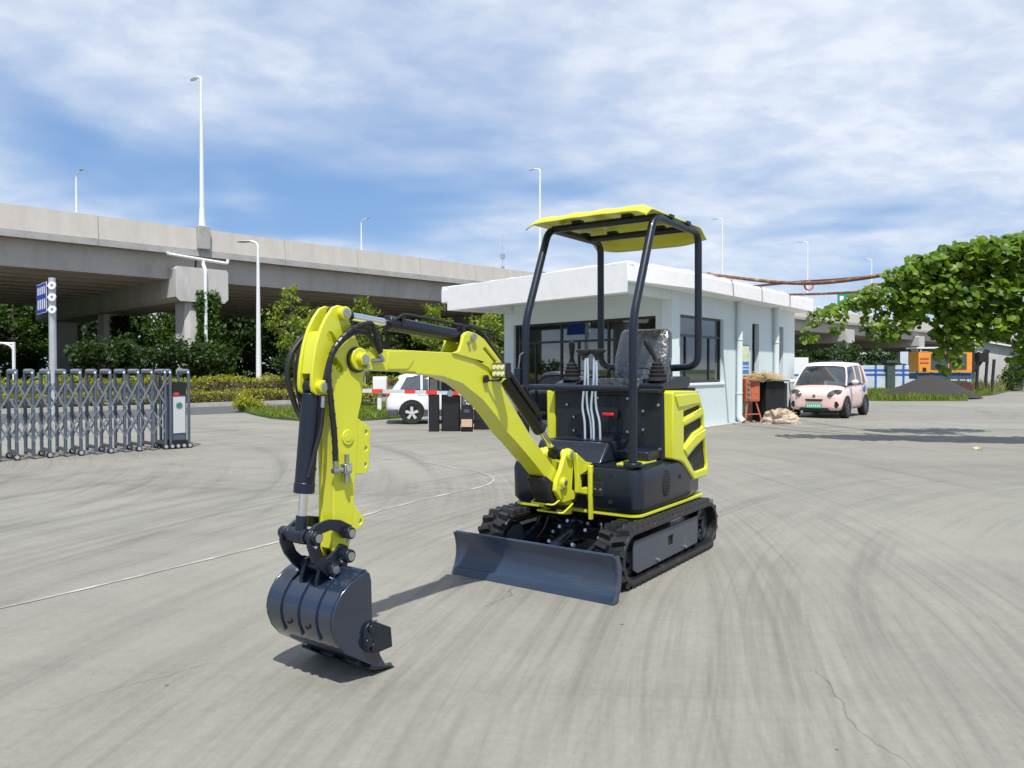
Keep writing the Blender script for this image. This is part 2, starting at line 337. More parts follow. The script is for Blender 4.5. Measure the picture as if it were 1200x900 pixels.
def ground_material():
    m, N, L, b = new_mat('yard_concrete')
    tcn = N.new('ShaderNodeTexCoord')
    def noise(vec, sc, det=6, ro=.6, dist=0):
        n = N.new('ShaderNodeTexNoise'); n.inputs['Scale'].default_value = sc; n.inputs['Detail'].default_value = det
        n.inputs['Roughness'].default_value = ro; n.inputs['Distortion'].default_value = dist; L(vec, n.inputs['Vector']); return n.outputs[0]
    def mr(v, a, c, d, e, smooth=True):
        r = N.new('ShaderNodeMapRange'); r.interpolation_type = 'SMOOTHSTEP' if smooth else 'LINEAR'; L(v, r.inputs[0])
        for i, q in enumerate((a, c, d, e)): r.inputs[i + 1].default_value = q
        return r.outputs[0]
    def math2(op, a, c):
        n = N.new('ShaderNodeMath'); n.operation = op
        for i, q in enumerate((a, c)):
            if isinstance(q, (int, float)): n.inputs[i].default_value = q
            else: L(q, n.inputs[i])
        return n.outputs[0]
    P = tcn.outputs['Object']
    def polar(c, rs, as_):
        vm = N.new('ShaderNodeVectorMath'); vm.operation = 'SUBTRACT'; L(P, vm.inputs[0]); vm.inputs[1].default_value = (c[0], c[1], 0)
        ln = N.new('ShaderNodeVectorMath'); ln.operation = 'LENGTH'; L(vm.outputs[0], ln.inputs[0])
        sp = N.new('ShaderNodeSeparateXYZ'); L(vm.outputs[0], sp.inputs[0])
        an = math2('ARCTAN2', sp.outputs[1], sp.outputs[0])
        cb = N.new('ShaderNodeCombineXYZ'); L(math2('MULTIPLY', ln.outputs[1], rs), cb.inputs[0]); L(math2('MULTIPLY', an, as_), cb.inputs[1]); return cb.outputs[0]
    big = mr(noise(P, .16, 5, .6, .4), .3, .7, .90, 1.07)
    mid = mr(noise(P, 1.1, 8, .68, .3), .25, .75, .91, 1.06)
    fine = mr(noise(P, 22, 8, .75), .25, .75, .90, 1.07)
    grit = mr(noise(P, 160, 3, .7), .3, .8, .93, 1.05)
    fac = math2('MULTIPLY', math2('MULTIPLY', big, mid), math2('MULTIPLY', fine, grit))
    # tyre sweeps: bands that follow the turning circles of the traffic through the gate
    for c, rs, as_, lo, hi, dk, msk in (((9.5, 1.5), 3.2, 1.6, .46, .70, .74, 7.0), ((-13, 7.5), 2.6, 1.5, .48, .72, .74, 3.0),
                                     ((2.0, 30), 2.2, 1.4, .48, .74, .82, 11.0), ((9.5, 1.5), 14, 2.0, .42, .72, .80, 5.0), ((-13, 7.5), 16, 2.2, .42, .72, .80, 9.0)):
        s_ = mr(noise(polar(c, rs, as_), 1.0, 5, .62), lo, hi, 0, 1)
        cb = N.new('ShaderNodeVectorMath'); cb.operation = 'ADD'; L(P, cb.inputs[0]); cb.inputs[1].default_value = (msk * 3.1, msk * 1.7, msk)
        k = mr(noise(cb.outputs[0], .22, 3, .5), .40, .60, 0, 1)
        t = math2('MULTIPLY', s_, k)
        fac = math2('MULTIPLY', fac, math2('SUBTRACT', 1.0, math2('MULTIPLY', t, 1 - dk)))
    # pale scuffs
    sc = mr(noise(polar((-13, 7.5), 5, 6), 1.4, 7, .7), .66, .78, 0, 1)
    sm = mr(noise(P, .3, 3), .52, .66, 0, 1)
    fac = math2('MULTIPLY', fac, math2('ADD', 1.0, math2('MULTIPLY', math2('MULTIPLY', sc, sm), .34)))
    # hairline cracks
    vw = N.new('ShaderNodeTexVoronoi'); vw.feature = 'DISTANCE_TO_EDGE'; vw.inputs['Scale'].default_value = .13
    wv = N.new('ShaderNodeVectorMath'); wv.operation = 'ADD'; L(P, wv.inputs[0])
    nn = N.new('ShaderNodeTexNoise'); nn.inputs['Scale'].default_value = .8; nn.inputs['Detail'].default_value = 6; L(P, nn.inputs['Vector'])
    L(nn.outputs['Color'], wv.inputs[1]); L(wv.outputs[0], vw.inputs['Vector'])
    ck = math2('MULTIPLY', mr(vw.outputs[0], .0003, .0010, 1, 0), mr(noise(P, .35, 3), .5, .6, 0, 1))
    fac = math2('MULTIPLY', fac, math2('SUBTRACT', 1.0, math2('MULTIPLY', ck, .42)))
    # specks of dirt
    vs = N.new('ShaderNodeTexVoronoi'); vs.inputs['Scale'].default_value = 2.3; L(P, vs.inputs['Vector'])
    spk = mr(vs.outputs['Distance'], .018, .03, 1, 0)
    fac = math2('MULTIPLY', fac, math2('SUBTRACT', 1.0, math2('MULTIPLY', spk, .55)))
    tint = mr(noise(P, .22, 4), .35, .65, 0, 1)
    mxn = N.new('ShaderNodeMix'); mxn.data_type = 'RGBA'; L(tint, mxn.inputs['Factor']); mxn.inputs[6].default_value = (.255, .249, .216, 1); mxn.inputs[7].default_value = (.246, .234, .205, 1)
    vmn = N.new('ShaderNodeVectorMath'); vmn.operation = 'SCALE'; L(mxn.outputs[2], vmn.inputs[0]); L(fac, vmn.inputs['Scale'])
    L(vmn.outputs[0], b.inputs['Base Color']); set_in(b, Roughness=.78, Specular_IOR_Level=.35)
    bn = N.new('ShaderNodeBump'); bn.inputs['Strength'].default_value = .25; bn.inputs['Distance'].default_value = .01
    L(noise(P, 45, 8, .7), bn.inputs['Height']); L(bn.outputs[0], b.inputs['Normal'])
    return m
MT['yard'] = ground_material()

def sheet(name, pts, z, mat, thick=0):
    mb = MB()
    if thick: mb.prism(pts, z - thick, z, 'z')
    else:
        tr = tessellate_polygon([[Vector((x, y, 0)) for x, y in pts]])
        mb.add([(x, y, z) for x, y in pts], tr); mb.fix = False
        fs = []
        for t in mb.f:
            a, b_, c = (mb.v[i] for i in t)
            fs.append(t if (b_[0] - a[0]) * (c[1] - a[1]) - (c[0] - a[0]) * (b_[1] - a[1]) > 0 else t[::-1])
        mb.f = fs
    return tag(mb.build(name, mat, smooth=0), kind='structure')

sheet('terrain', [(-2500, -500), (2500, -500), (2500, 4500), (-2500, 4500)], -.03, 'turf')
UD = Vector((.705, .709)).normalized(); PD = Vector((-UD.y, UD.x))         # bridge direction, and square to it (away)
K0 = Vector((-11.3, 27.6))
def KF(t, p): q = K0 + UD * t + PD * p; return (q.x, q.y)
sheet('yard_pavement', [KF(-90, -120), KF(200, -120), KF(200, -4.3), KF(-90, -4.3)], 0, 'yard')
sheet('road', [KF(-90, -4.7), KF(200, -4.7), KF(200, -.15), KF(-90, -.15)], .004, 'asphalt')
sheet('planting_bed', [KF(-90, .0), KF(200, .0), KF(200, 14), KF(-90, 14)], .08, 'soil')
# kerb, stone by stone
kerb = MB().box((0, 0, 0), (.2, .2, .04)).build('kerb', 'kerb'); tag(kerb, kind='structure'); kerb.location = (*KF(-30, -.03), -.02)
km = MB().box((0, 0, .075), (.985, .16, .15)).mesh('kerb_stone', 0); km.materials.append(MT['kerb'])
for i in range(70):
    q = KF(-16 + i, -.06); o = inst('kerb_stone', km, kerb); o.parent = None
    o.parent = kerb; o.location = Vector((*q, -.006 + .008 * math.sin(i * 7.1))) - Vector(kerb.location); o.rotation_euler = (0, 0, math.atan2(UD.y, UD.x))
# grass verge beside the exit lane
VG = [(-8.9, 25.0), (-7.6, 22.6), (-6.6, 21.0), (-5.4, 19.9), (-4.4, 19.7), (-3.7, 20.3), (-2.4, 22.2), (-.5, 25.2), (.2, 29.5), (-3.0, 30.2), (-6.3, 27.6)]
sheet('grass_verge', VG, .07, 'turf', .12)
RG = [(14.2, 33.6), (16.5, 32.6), (19.6, 33.0), (22.0, 37.0), (25.2, 40.2), (30.0, 46.5), (38.0, 55.5), (60, 78), (120, 150), (60, 160), (10, 110), (9.5, 48), (12.6, 39)]
sheet('grass_bank', RG, .05, 'turf', .08)

# thin worn line across the yard
LP = [G(*q) for q in ((-120, 741), (0, 714), (100, 691), (200, 667), (340, 632), (420, 606.5), (500, 585), (560, 572), (577, 565), (576, 559), (560, 553), (540, 550), (500, 543), (440, 537), (380, 531))]
sp = spline([(x, y, 0) for x, y in LP], 6); mb = MB(); n = len(sp); vs = []
for i in range(n):
    t = (sp[min(i + 1, n - 1)] - sp[max(i - 1, 0)]).normalized(); q = Vector((-t.y, t.x, 0)) * (.015 + .005 * math.sin(i * 1.7))
    vs += [sp[i] + q + Vector((0, 0, .004)), sp[i] - q + Vector((0, 0, .004))]
mb.add(vs, [(2 * i + 1, 2 * i + 3, 2 * i + 2, 2 * i) for i in range(n - 1)])
tag(mb.build('painted_line', 'paintline', smooth=0), kind='structure')

# ------------------------------------------------------------------ overpass
B0 = Vector((-15.4, 38.0))
def BF(t, p): q = B0 + UD * t + PD * p; return q
br = thing('overpass', 'long concrete road overpass on cap beams crossing behind the yard', 'overpass', (B0.x, B0.y, 0), math.atan2(UD.y, UD.x))
# local: x along, y away from camera, z up
T0, T1 = -60, 230
MB().prism([(0, 6.95), (0, 7.12), (25, 7.12), (25, 6.95)], T0, T1, 'x').build('deck', 'concrete3', br)
pmh = MB().prism([(.02, 7.24), (-.03, 7.24), (.03, 8.29), (.22, 8.29), (.28, 7.24)], 0.012, 4.588, 'x').mesh('parapet_panel', 30); pmh.materials.append(MT['concrete'])
pml = MB().prism([(-.05, 6.93), (-.05, 7.238), (.3, 7.238), (.3, 6.93)], 0.008, 4.592, 'x').mesh('edge_beam', 30); pml.materials.append(MT['concrete3'])
for i in range(44):
    inst('parapet_panel', pmh, br, (-27.6 + 4.6 * i, 0, 0)); inst('edge_beam', pml, br, (-27.6 + 4.6 * i, 0, 0))
far_p = MB().prism([(24.75, 6.93), (24.75, 8.29), (25.0, 8.29), (25.05, 6.93)], T0, T1, 'x').build('far_parapet', 'concrete', br)
gprof = [(-.55, 6.945), (-.55, 6.75), (-.16, 6.55), (-.16, 6.0), (-.3, 5.88), (-.3, 5.72), (.3, 5.72), (.3, 5.88), (.16, 6.0), (.16, 6.55), (.55, 6.75), (.55, 6.945)]
gbox = [(-.1, 6.945), (.0, 5.75), (1.15, 5.75), (1.15, 6.945)]
spans = [-54, -27, 0, 27, 54, 81, 108, 135, 162, 189]
gm = MB().prism(gprof, .06, 26.94, 'x').mesh('girder', 30); gm.materials.append(MT['concrete'])
gb = MB().prism(gbox, .06, 26.94, 'x').mesh('edge_girder', 30); gb.materials.append(MT['concrete'])
for a in spans[:8]:
    inst('edge_girder', gb, br, (a, .55, 0))
    for j in range(11): inst('girder', gm, br, (a, 2.9 + 1.95 * j, 0))
cpoly = [(-1.3, 4.85), (-1.1, 4.65), (1.1, 4.65), (1.3, 4.85), (1.3, 6.2), (1.2, 6.32), (-1.2, 6.32), (-1.3, 6.2)]
cm = MB().prism(cpoly, -.30, 24.4, 'y').mesh('cap_beam', 30); cm.materials.append(MT['concrete2'])
colm = MB().prism([(-.75, -.55), (-.55, -.75), (.55, -.75), (.75, -.55), (.75, .55), (.55, .75), (-.55, .75), (-.75, .55)], -.1, 4.68, 'z').mesh('column', 30); colm.materials.append(MT['concrete2'])
bemb = MB().box((0, 0, 6.02), (2.0, .7, .59)).mesh('bearing_block', 30); bemb.materials.append(MT['concrete3'])
for a in spans[1:8]:
    inst('cap_beam', cm, br, (a, 0, 0))
    for y in (.62, 12.4, 22.8): inst('column', colm, br, (a, y, 0))
dp = MB().tube(rbend([(-1.6, -.16, 6.97), (-1.6, -.16, 6.86), (1.35, -.16, 6.68), (1.35, -.16, 6.9)], .12), .075, 10)
dp.tube(rbend([(0.1, -.16, 6.76), (0.1, -.16, 6.5), (.1, -.40, 6.25), (.1, -.40, .2)], .15), .085, 10)
dp.build('drain_pipe', 'white', br)
for t in (0, 24.6, 50.3, 69.2, 88.6): MB().box((t + .15, -.02, 7.85), (.62, .42, 1.15)).build('lamp_plinth', 'concrete3', br, bevel=.03)
bd = MB().cyl((-.78, .5, 2.6), (-.745, .5, 2.6), .28, n=20); bd.build('number_disc', 'signblue', br)

# ------------------------------------------------------------------ guard house
C0 = Vector((3.45, 16.6)); A = Vector((.618, .786)).normalized(); N_ = Vector((A.y, -A.x)); Bv = Vector((-.637, .770)).normalized(); Nf = Vector((-Bv.y, Bv.x))
gh = thing('guard_house', 'pale blue single storey guard house with white flat roof and deep entrance canopy', 'guard house', (C0.x, C0.y, 0))
def wall_frame(d, inward):      # returns mapping (s, depth inward, z) -> local xyz
    return lambda s, y, z: (d.x * s + inward.x * y, d.y * s + inward.y * y, z)
class WMB(MB):
    def __init__(s, fr): super().__init__(); s.fr = fr
    def map(s): s.v = [s.fr(*q) for q in s.v]; s.fix = True; return s
fr_r = wall_frame(A, -N_); fr_f = wall_frame(Bv, -Nf)
def rect(a, b, c, d): return [(a, c), (b, c), (b, d), (a, d)]
def wpart(fr, name, mat, parent, boxes, bevel=0):
    w = WMB(fr)
    for (s0, s1, y0, y1, z0, z1) in boxes: w.box(((s0 + s1) / 2, (y0 + y1) / 2, (z0 + z1) / 2), (s1 - s0, y1 - y0, z1 - z0))
    return w.map().build(name, mat, parent, bevel=bevel)
w = WMB(fr_r); w.prism(rect(0, 8.05, -.1, 3.06), 0, .24, 'y', [rect(.40, 2.78, 1.04, 2.57), rect(4.66, 5.16, .95, 2.57), rect(6.54, 7.08, .95, 2.57)]); w.map().build('side_wall', 'wallblue', gh)
w = WMB(fr_f); w.prism(rect(.005, 5.75, -.1, 3.055), .003, .26, 'y', [rect(.45, 5.35, -.02, 2.54)]); w.map().build('front_wall', 'wallblue', gh)
wl = WMB(fr_r); wl.box((4.3, 0, 1.48), (7.5, .22, 3.1)); off = Bv * 5.58; wl.v = [(fr_r(x, y, z)[0] + off.x, fr_r(x, y, z)[1] + off.y, z) for x, y, z in wl.v]; wl.fix = True; wl.build('left_wall', 'wallblue', gh)
wpart(fr_r, 'back_partition', 'dark_room', gh, [(7.85, 8.02, .25, 4.9, 0, 3.0)])
# inside: floor, ceiling, a counter
def lp(v): return (v.x, v.y)
inner = [lp(Bv * .1 + A * .15), lp(A * 8.0), lp(A * 8.0 + Bv * 5.3), lp(Bv * 5.4 + A * .3)]
MB().prism(inner, .0, .05, 'z').build('room_floor', 'dark_room', gh)
MB().prism(inner, 2.9, 2.94, 'z').build('room_ceiling', 'dark_room', gh)
wpart(fr_r, 'desk', 'dark_room', gh, [(.5, 2.6, .6, 1.2, .7, .76), (.55, .62, .65, 1.15, .05, .7), (2.45, 2.52, .65, 1.15, .05, .7)])
wpart(fr_r, 'wall_cupboard', 'curtain', gh, [(3.2, 3.35, .3, 5.0, .05, 2.9)])
# roof: canopy slab, fascias
Fr = Bv * -.53 + Nf * 2.0; Fl = Bv * 5.56 + Nf * 2.0; Fl2 = Bv * 5.86 + Nf * 2.0; E0 = N_ * .45; E1 = A * 8.35 + N_ * .45; E2 = A * 8.35 + Bv * 5.9
MB().prism([lp(Fr), lp(E0), lp(E1), lp(E2), lp(Fl2)], 3.06, 3.40, 'z').build('roof', 'whitewash', gh, bevel=.02)
ins = lambda q: (q[0] * .985 + .02, q[1] * .985 + .06)
i_ = Nf * -.16
pr_ = Nf * .02
MB().prism([lp(Fr + pr_ - Bv * .012), lp(Fl + pr_), lp(Fl + i_), lp(Fr + i_ + Bv * .16)], 2.85, 3.445, 'z').build('canopy_fascia', 'whitewash', gh, bevel=.008)
MB().prism([lp(Fl - Bv * .16 + i_), lp(Fl + i_), lp(Bv * 5.56 + Nf * .01), lp(Bv * 5.40 + Nf * .01)], 2.85, 3.057, 'z').build('canopy_return', 'whitewash', gh)
MB().prism([lp(Fr + i_ + Bv * .16), lp(Fr + i_ + Bv * .32), lp(Bv * .14 + Nf * .01), lp(Bv * -.0 + Nf * .01 )], 2.86, 3.056, 'z').build('canopy_return', 'wallblue', gh)
up = [Fr, E0, E1, E2, Fl2]
ring = MB()
for a, b in zip(up, up[1:] + up[:1]):
    d = (b - a).normalized(); nn = Vector((-d.y, d.x)); k = max(2, int((b - a).length / .35)); random.seed(int(a.x * 100))
    top = [3.43 + random.uniform(0, .05) for _ in range(k + 1)]
    for j in range(k):
        p = a + (b - a) * (j / k) + nn * .03; q = a + (b - a) * ((j + 1) / k) + nn * .03; w_ = nn * .16
        ring.add([(p.x, p.y, 3.39), (q.x, q.y, 3.39), (q.x + w_.x, q.y + w_.y, 3.39), (p.x + w_.x, p.y + w_.y, 3.39),
                  (p.x, p.y, top[j]), (q.x, q.y, top[j + 1]), (q.x + w_.x, q.y + w_.y, top[j + 1]), (p.x + w_.x, p.y + w_.y, top[j])],
                 [(4, 5, 6, 7), (0, 1, 5, 4), (1, 2, 6, 5), (2, 3, 7, 6), (3, 0, 4, 7)])
ring.fix = True; ring.build('roof_upstand', 'whitewash', gh)
# side windows
def window(fr, s0, s1, z0, z1, y, mull_low=(), transom=None, mull_up=(), name='window'):
    f = .055; bx = [(s0, s1, y, y + .07, z1 - f, z1), (s0, s1, y, y + .07, z0, z0 + f), (s0, s0 + f, y, y + .07, z0 + f, z1 - f), (s1 - f, s1, y, y + .07, z0 + f, z1 - f)]
    zt = transom or z1 - f
    if transom: bx.append((s0 + f, s1 - f, y, y + .07, transom - f / 2, transom + f / 2))
    for q in mull_low: bx.append((q - f / 2, q + f / 2, y + .003, y + .067, z0 + f, zt - (f / 2 if transom else 0)))
    for q in mull_up: bx.append((q - f / 2, q + f / 2, y + .003, y + .067, zt + f / 2, z1 - f))
    wf = wpart(fr, name, 'frame', gh, bx)
    cuts = [s0 + f] + list(mull_low) + [s1 - f]
    for a, b in zip(cuts, cuts[1:]): wpart(fr, 'pane', 'glass', wf, [(a + .01, b - .01, y + .03, y + .038, z0 + f * .6, zt - .01)])
    if transom:
        cuts = [s0 + f] + list(mull_up) + [s1 - f]
        for a, b in zip(cuts, cuts[1:]): wpart(fr, 'pane', 'glass', wf, [(a + .01, b - .01, y + .03, y + .038, zt + .01, z1 - f * .6)])
    return wf
window(fr_r, .40, 2.78, 1.04, 2.57, .08, (.88, 2.15), 2.12, (1.6,))
window(fr_r, 4.66, 5.16, .95, 2.57, .12, (), 2.1)
window(fr_r, 6.54, 7.08, .95, 2.57, .12, (), 2.1)
gd = window(fr_f, .45, 5.35, .04, 2.54, .08, (1.95, 2.95, 3.57, 4.55), 2.05, (1.95, 3.57), 'glazed_door')
wpart(fr_f, 'door_handle', 'steel', gd, [(3.0, 3.03, .02, .06, .85, 1.35)])
wpart(fr_f, 'curtain', 'curtain', gh, [(2.98, 3.54, .2, .24, .06, 2.0)])
wpart(fr_f, 'threshold', 'kerb', gh, [(.2, 5.5, -.45, .0, -.02, .05)])
wpart(fr_r, 'window_sill', 'whitewash', gh, [(.36, 2.82, -.03, .1, .99, 1.035)])
def pipe(s):
    w = WMB(fr_r); w.tube(rbend([(s, -.10, 3.055), (s, -.10, 2.0), (s, -.10, .14), (s, -.2, .04)], .08), .075, 12)
    for z in (.75, 2.1): w.cyl((s, -.10, z - .012), (s, -.10, z + .012), .088, n=12)
    w.map().build('downpipe', 'wallblue', gh)
pipe(3.56); pipe(6.22)
pl = wpart(fr_r, 'plinth', 'kerb', gh, [(0, 8.05, -.18, -.002, -.05, .03)])
# poster board on the side wall
pb = thing('poster_board', 'narrow blue and cream poster board fixed to the guard house wall', 'poster board', (C0.x, C0.y, 0))
def pbp(name, mat, bx): w = WMB(fr_r); [w.box(((a + b) / 2, (c + d) / 2, (e + f) / 2), (b - a, d - c, f - e)) for a, b, c, d, e, f in bx]; return w.map().build(name, mat, pb)
pbp('backing', 'posterblue', [(3.78, 4.34, -.04, -.003, .95, 1.98)])
pbp('print_top', 'postercream', [(3.81, 4.31, -.046, -.04, 1.55, 1.95)])
pbp('print_line', 'white', [(3.83, 4.29, -.046, -.04, z, z + .03) for z in (1.42, 1.34, 1.2, 1.12, 1.04)])

# ------------------------------------------------------------------ street lamps
def lamp(label, x, y, z0, zt, arm, ang, r=.11, group=None, cat='street lamp'):
    L_ = thing('street_lamp', label, cat, (x, y, 0), ang, group)
    P_ = rbend([(0, 0, z0), (0, 0, z0 + (zt - z0) * .33), (0, 0, z0 + (zt - z0) * .66), (0, 0, zt - .1), (arm * .35, 0, zt + .03), (arm, 0, zt + .08)], .5, 5)
    MB().tube(P_, [max(r * .42, r * (1 - .58 * (q.z - z0) / (zt - z0))) for q in P_], 10).build('pole', 'white', L_)
    MB().cyl((0, 0, z0), (0, 0, z0 + .9), r * 1.35, r * .97, 12).build('base', 'white', L_)
    MB().loft([[(arm + sx, .13 * w * math.cos(a), zt + .08 + .05 * w * math.sin(a)) for a in [2 * math.pi * k / 10 for k in range(10)]] for sx, w, c in ((-.1, .3, 0), (.05, .8, 0), (.3, 1, 0), (.5, .75, 0), (.62, .3, 0))]).build('lamp_head', 'galv', L_)
    return L_
pang = math.atan2(PD.y, PD.x)
OR = ('first', 'second', 'third', 'fourth', 'fifth', 'sixth')
for i, t in enumerate((0, 24.6, 50.3, 69.2, 88.6)):
    q = BF(t + .15, .05)
    lamp('white lamp on the near parapet right above the ivy clad column' if i == 0 else OR[i] + ' white lamp along the near parapet counted from the ivy clad column', q.x, q.y, 8.42, 15.8, .55, pang, .125, 'lamps along the near parapet')
for i, t in enumerate((1.6, 26.5)):
    q = BF(t, 25.2)
    lamp(OR[i] + ' white lamp along the far parapet counted from the ivy clad column', q.x, q.y, 8.25, 15.75, 1.0, pang + math.pi, .12, 'lamps along the far parapet')
lamp('white street lamp standing in the hedge bed in front of the overpass', -10.85, 32.9, .05, 6.75, .35, math.pi * .95, .125)
# ================================================================== MINI EXCAVATOR  (local: x forward, y to its left, z up)
ex = thing('mini_excavator', 'lime yellow and dark navy mini excavator with open canopy and dozer blade', 'excavator', (.693, 5.559, 0), math.atan2(-.816, -.578))
ZF, ZR, RT, XF, XR = .192, .192, .168, .655, -.575
def track_path(s, r=RT):            # arc-length position on the belt's outer surface -> (x, z, angle of outward normal)
    Ls = XF - XR; P = 2 * Ls + 2 * math.pi * RT; s %= P
    if s < Ls: return XR + s, ZF + r, 90.
    s -= Ls
    if s < math.pi * RT: a = 90 - math.degrees(s / RT); return XF + r * math.cos(R(a)), ZF + r * math.sin(R(a)), a
    s -= math.pi * RT
    if s < Ls: return XF - s, ZF - r, -90.
    s -= Ls; a = -90 - math.degrees(s / RT); return XR + r * math.cos(R(a)), ZR + r * math.sin(R(a)), a
PER = 2 * (XF - XR) + 2 * math.pi * RT
NL = 46
lugm = MB().loft([[(-.026, -.045, -.004), (.026, -.045, -.004), (.026, .045, -.004), (-.026, .045, -.004)], [(-.013, -.040, .030), (.013, -.040, .030), (.013, .040, .030), (-.013, .040, .030)]])
lug_me = lugm.mesh('lug', 30); lug_me.materials.append(MT['rubber'])
for side in (1, -1):
    vo, vi = .55 * side, .35 * side
    loop = [track_path(PER * i / 96) for i in range(96)]; inn = [track_path(PER * i / 96, RT - .03) for i in range(96)]
    b = MB(); n = 96
    vs = [(x, vo, z) for x, z, a in loop] + [(x, vi, z) for x, z, a in loop] + [(x, vo, z) for x, z, a in inn] + [(x, vi, z) for x, z, a in inn]
    fs = []
    for i in range(n):
        j = (i + 1) % n; fs += [(i, j, n + j, n + i), (2 * n + i, 3 * n + i, 3 * n + j, 2 * n + j), (i, 2 * n + i, 2 * n + j, j), (n + i, n + j, 3 * n + j, 3 * n + i)]
    b.add(vs, fs); b.fix = True
    tr = b.build('rubber_track', 'rubber', ex, bevel=.006)
    for i in range(NL):
        for c_, off, yaw in ((.052, 0, 14), (-.052, .5, -14)):
            x, z, a = track_path(PER * (i + off) / NL)
            o = bpy.data.objects.new('lug', lug_me); COL.objects.link(o); o.parent = tr
            o.location = (x, (vo + vi) / 2 + c_, z); o.rotation_euler = Matrix.Rotation(R(90 - a), 3, 'Y').to_euler()
            o.rotation_euler = (Matrix.Rotation(R(90 - a), 3, 'Y') @ Matrix.Rotation(R(yaw * side), 3, 'Z')).to_euler()
    # frame, wheels
    MB().box((.04, (vo + vi) / 2, .195), (1.02, .11, .13)).build('track_frame', 'navy_dusty', ex, bevel=.01)
    s2 = side
    hole = [(.03, .158), (.115, .158), (.115, .225), (.03, .225)]
    pn = MB().prism([(-.40, .088), (.58, .075), (.635, .105), (.635, .27), (.62, .283), (-.40, .285)], s2 * .515, s2 * .525, 'y', [hole]).build('side_panel', 'panel', ex, bevel=.002)
    MB().box((.072, s2 * .509, .192), (.10, .006, .08)).build('panel_opening', 'blackmatte', pn)
    for x in (.30, -.15):
        MB().cyl((x, s2 * .52, .105), (x, s2 * .545, .105), .011, n=10).build('bolt', 'steel', pn)
    MB().box((.135, s2 * .50, .19), (1.0, .016, .16)).build('panel_backing', 'navy_dusty', ex)
    for nm, xc, rr in (('idler_wheel', XF, .122), ('drive_sprocket', XR, .122)):
        wv = MB().lathe([(rr * .35, s2 * .36), (rr, s2 * .37), (rr, s2 * .41), (rr * .75, s2 * .43), (rr * .75, s2 * .47), (rr, s2 * .48), (rr, s2 * .49), (rr * .7, s2 * .492), (rr * .6, s2 * .475), (rr * .3, s2 * .475), (rr * .28, s2 * .50), (.01, s2 * .50)], (xc, 0, ZF), 24, 'y').build(nm, 'navy_dusty', ex)
        for k in range(6):
            a = 2 * math.pi * k / 6; MB().cyl((xc + .05 * math.cos(a), s2 * .47, ZF + .05 * math.sin(a)), (xc + .05 * math.cos(a), s2 * .488, ZF + .05 * math.sin(a)), .008, n=8).build('wheel_bolt', 'steel', wv)
    for x in (-.3, -.08, .14, .36):
        MB().lathe([(.02, s2 * .40), (.05, s2 * .405), (.05, s2 * .43), (.035, s2 * .44), (.035, s2 * .46), (.05, s2 * .47), (.05, s2 * .50), (.02, s2 * .51)], (x, 0, .103), 16, 'y').build('track_roller', 'navy_dusty', ex)
# chassis
ch = MB(); ch.box((.0, 0, .25), (.62, .72, .14)); ch.box((.33, 0, .235), (.14, .66, .10)); ch.build('chassis', 'navy', ex, bevel=.015)
MB().cyl((-.02, 0, .32), (-.02, 0, .40), .30, n=40).build('slew_ring', 'blackmatte', ex)
for s2 in (1, -1):
    MB().prism([(.34, .20), (.34, .28), (.50, .29), (.94, .16), (.94, .10), (.5, .17)], s2 * .25, s2 * .28, 'y').build('blade_arm', 'navy', ex, bevel=.006)
    MB().prism([(.30, .17), (.30, .33), (.42, .33), (.46, .25), (.44, .17)], s2 * .30, s2 * .33, 'y').build('chassis_plate', 'navy', ex, bevel=.004)
    MB().tube(spline([(.32, s2 * .12, .27), (.40, s2 * .15, .30), (.46, s2 * .2, .34), (.5, s2 * .22, .26), (.6, s2 * .22, .2)], 5), .009, 8).build('blade_hose', 'hose', ex)
    MB().tube(spline([(.32, s2 * .17, .29), (.40, s2 * .24, .31), (.47, s2 * .27, .33), (.54, s2 * .27, .24), (.66, s2 * .26, .19)], 5), .009, 8).build('blade_hose', 'hose', ex)
    for q in ((.40, s2 * .08, .30), (.47, s2 * .1, .27), (.43, s2 * .18, .22), (.62, s2 * .09, .2)):
        MB().cyl(q, (q[0] + .03, q[1], q[2] + .012), .012, n=8).build('hose_fitting', 'steel', ex)
bc = MB().cyl((.40, 0, .30), (.78, 0, .185), .034, n=18).build('blade_cylinder', 'navy', ex)
MB().cyl((.76, 0, .19), (.93, 0, .14), .019, n=14).build('rod', 'chrome', bc)
MB().cyl((.40, -.05, .305), (.40, .05, .305), .04, n=18).build('pin', 'navy', bc)
# dozer blade: curved mouldboard
def bl(z):  # forward bow of the mouldboard
    t = z / .275; return .990 + .040 * (2 * t - 1) ** 2 - .02 * t
fz = [i / 12 * .272 + .004 for i in range(13)]
outer = [(bl(z) + .012, z) for z in fz]; inner_ = [(bl(z) - .010, z) for z in reversed(fz)]
dz = MB().prism(outer + inner_, -.585, .585, 'y').build('dozer_blade', 'blade', ex, smooth=30)
MB().prism([(1.018, .002), (1.045, .002), (1.035, .05), (1.010, .05)], -.588, .588, 'y').build('cutting_edge', 'blade', dz)
for s2 in (1, -1):
    MB().prism([(bl(z) + .016, z) for z in fz] + [(bl(z) - .035, z) for z in reversed(fz)], s2 * .585, s2 * .603, 'y').build('end_plate', 'blade', dz, bevel=.003)
MB().box((.955, 0, .15), (.05, 1.1, .07)).build('stiffener', 'navy', dz, bevel=.008)
MB().tube([(bl(.272), -.585, .276), (bl(.272), .585, .276)], .009, 8).build('top_rib', 'blade', dz)

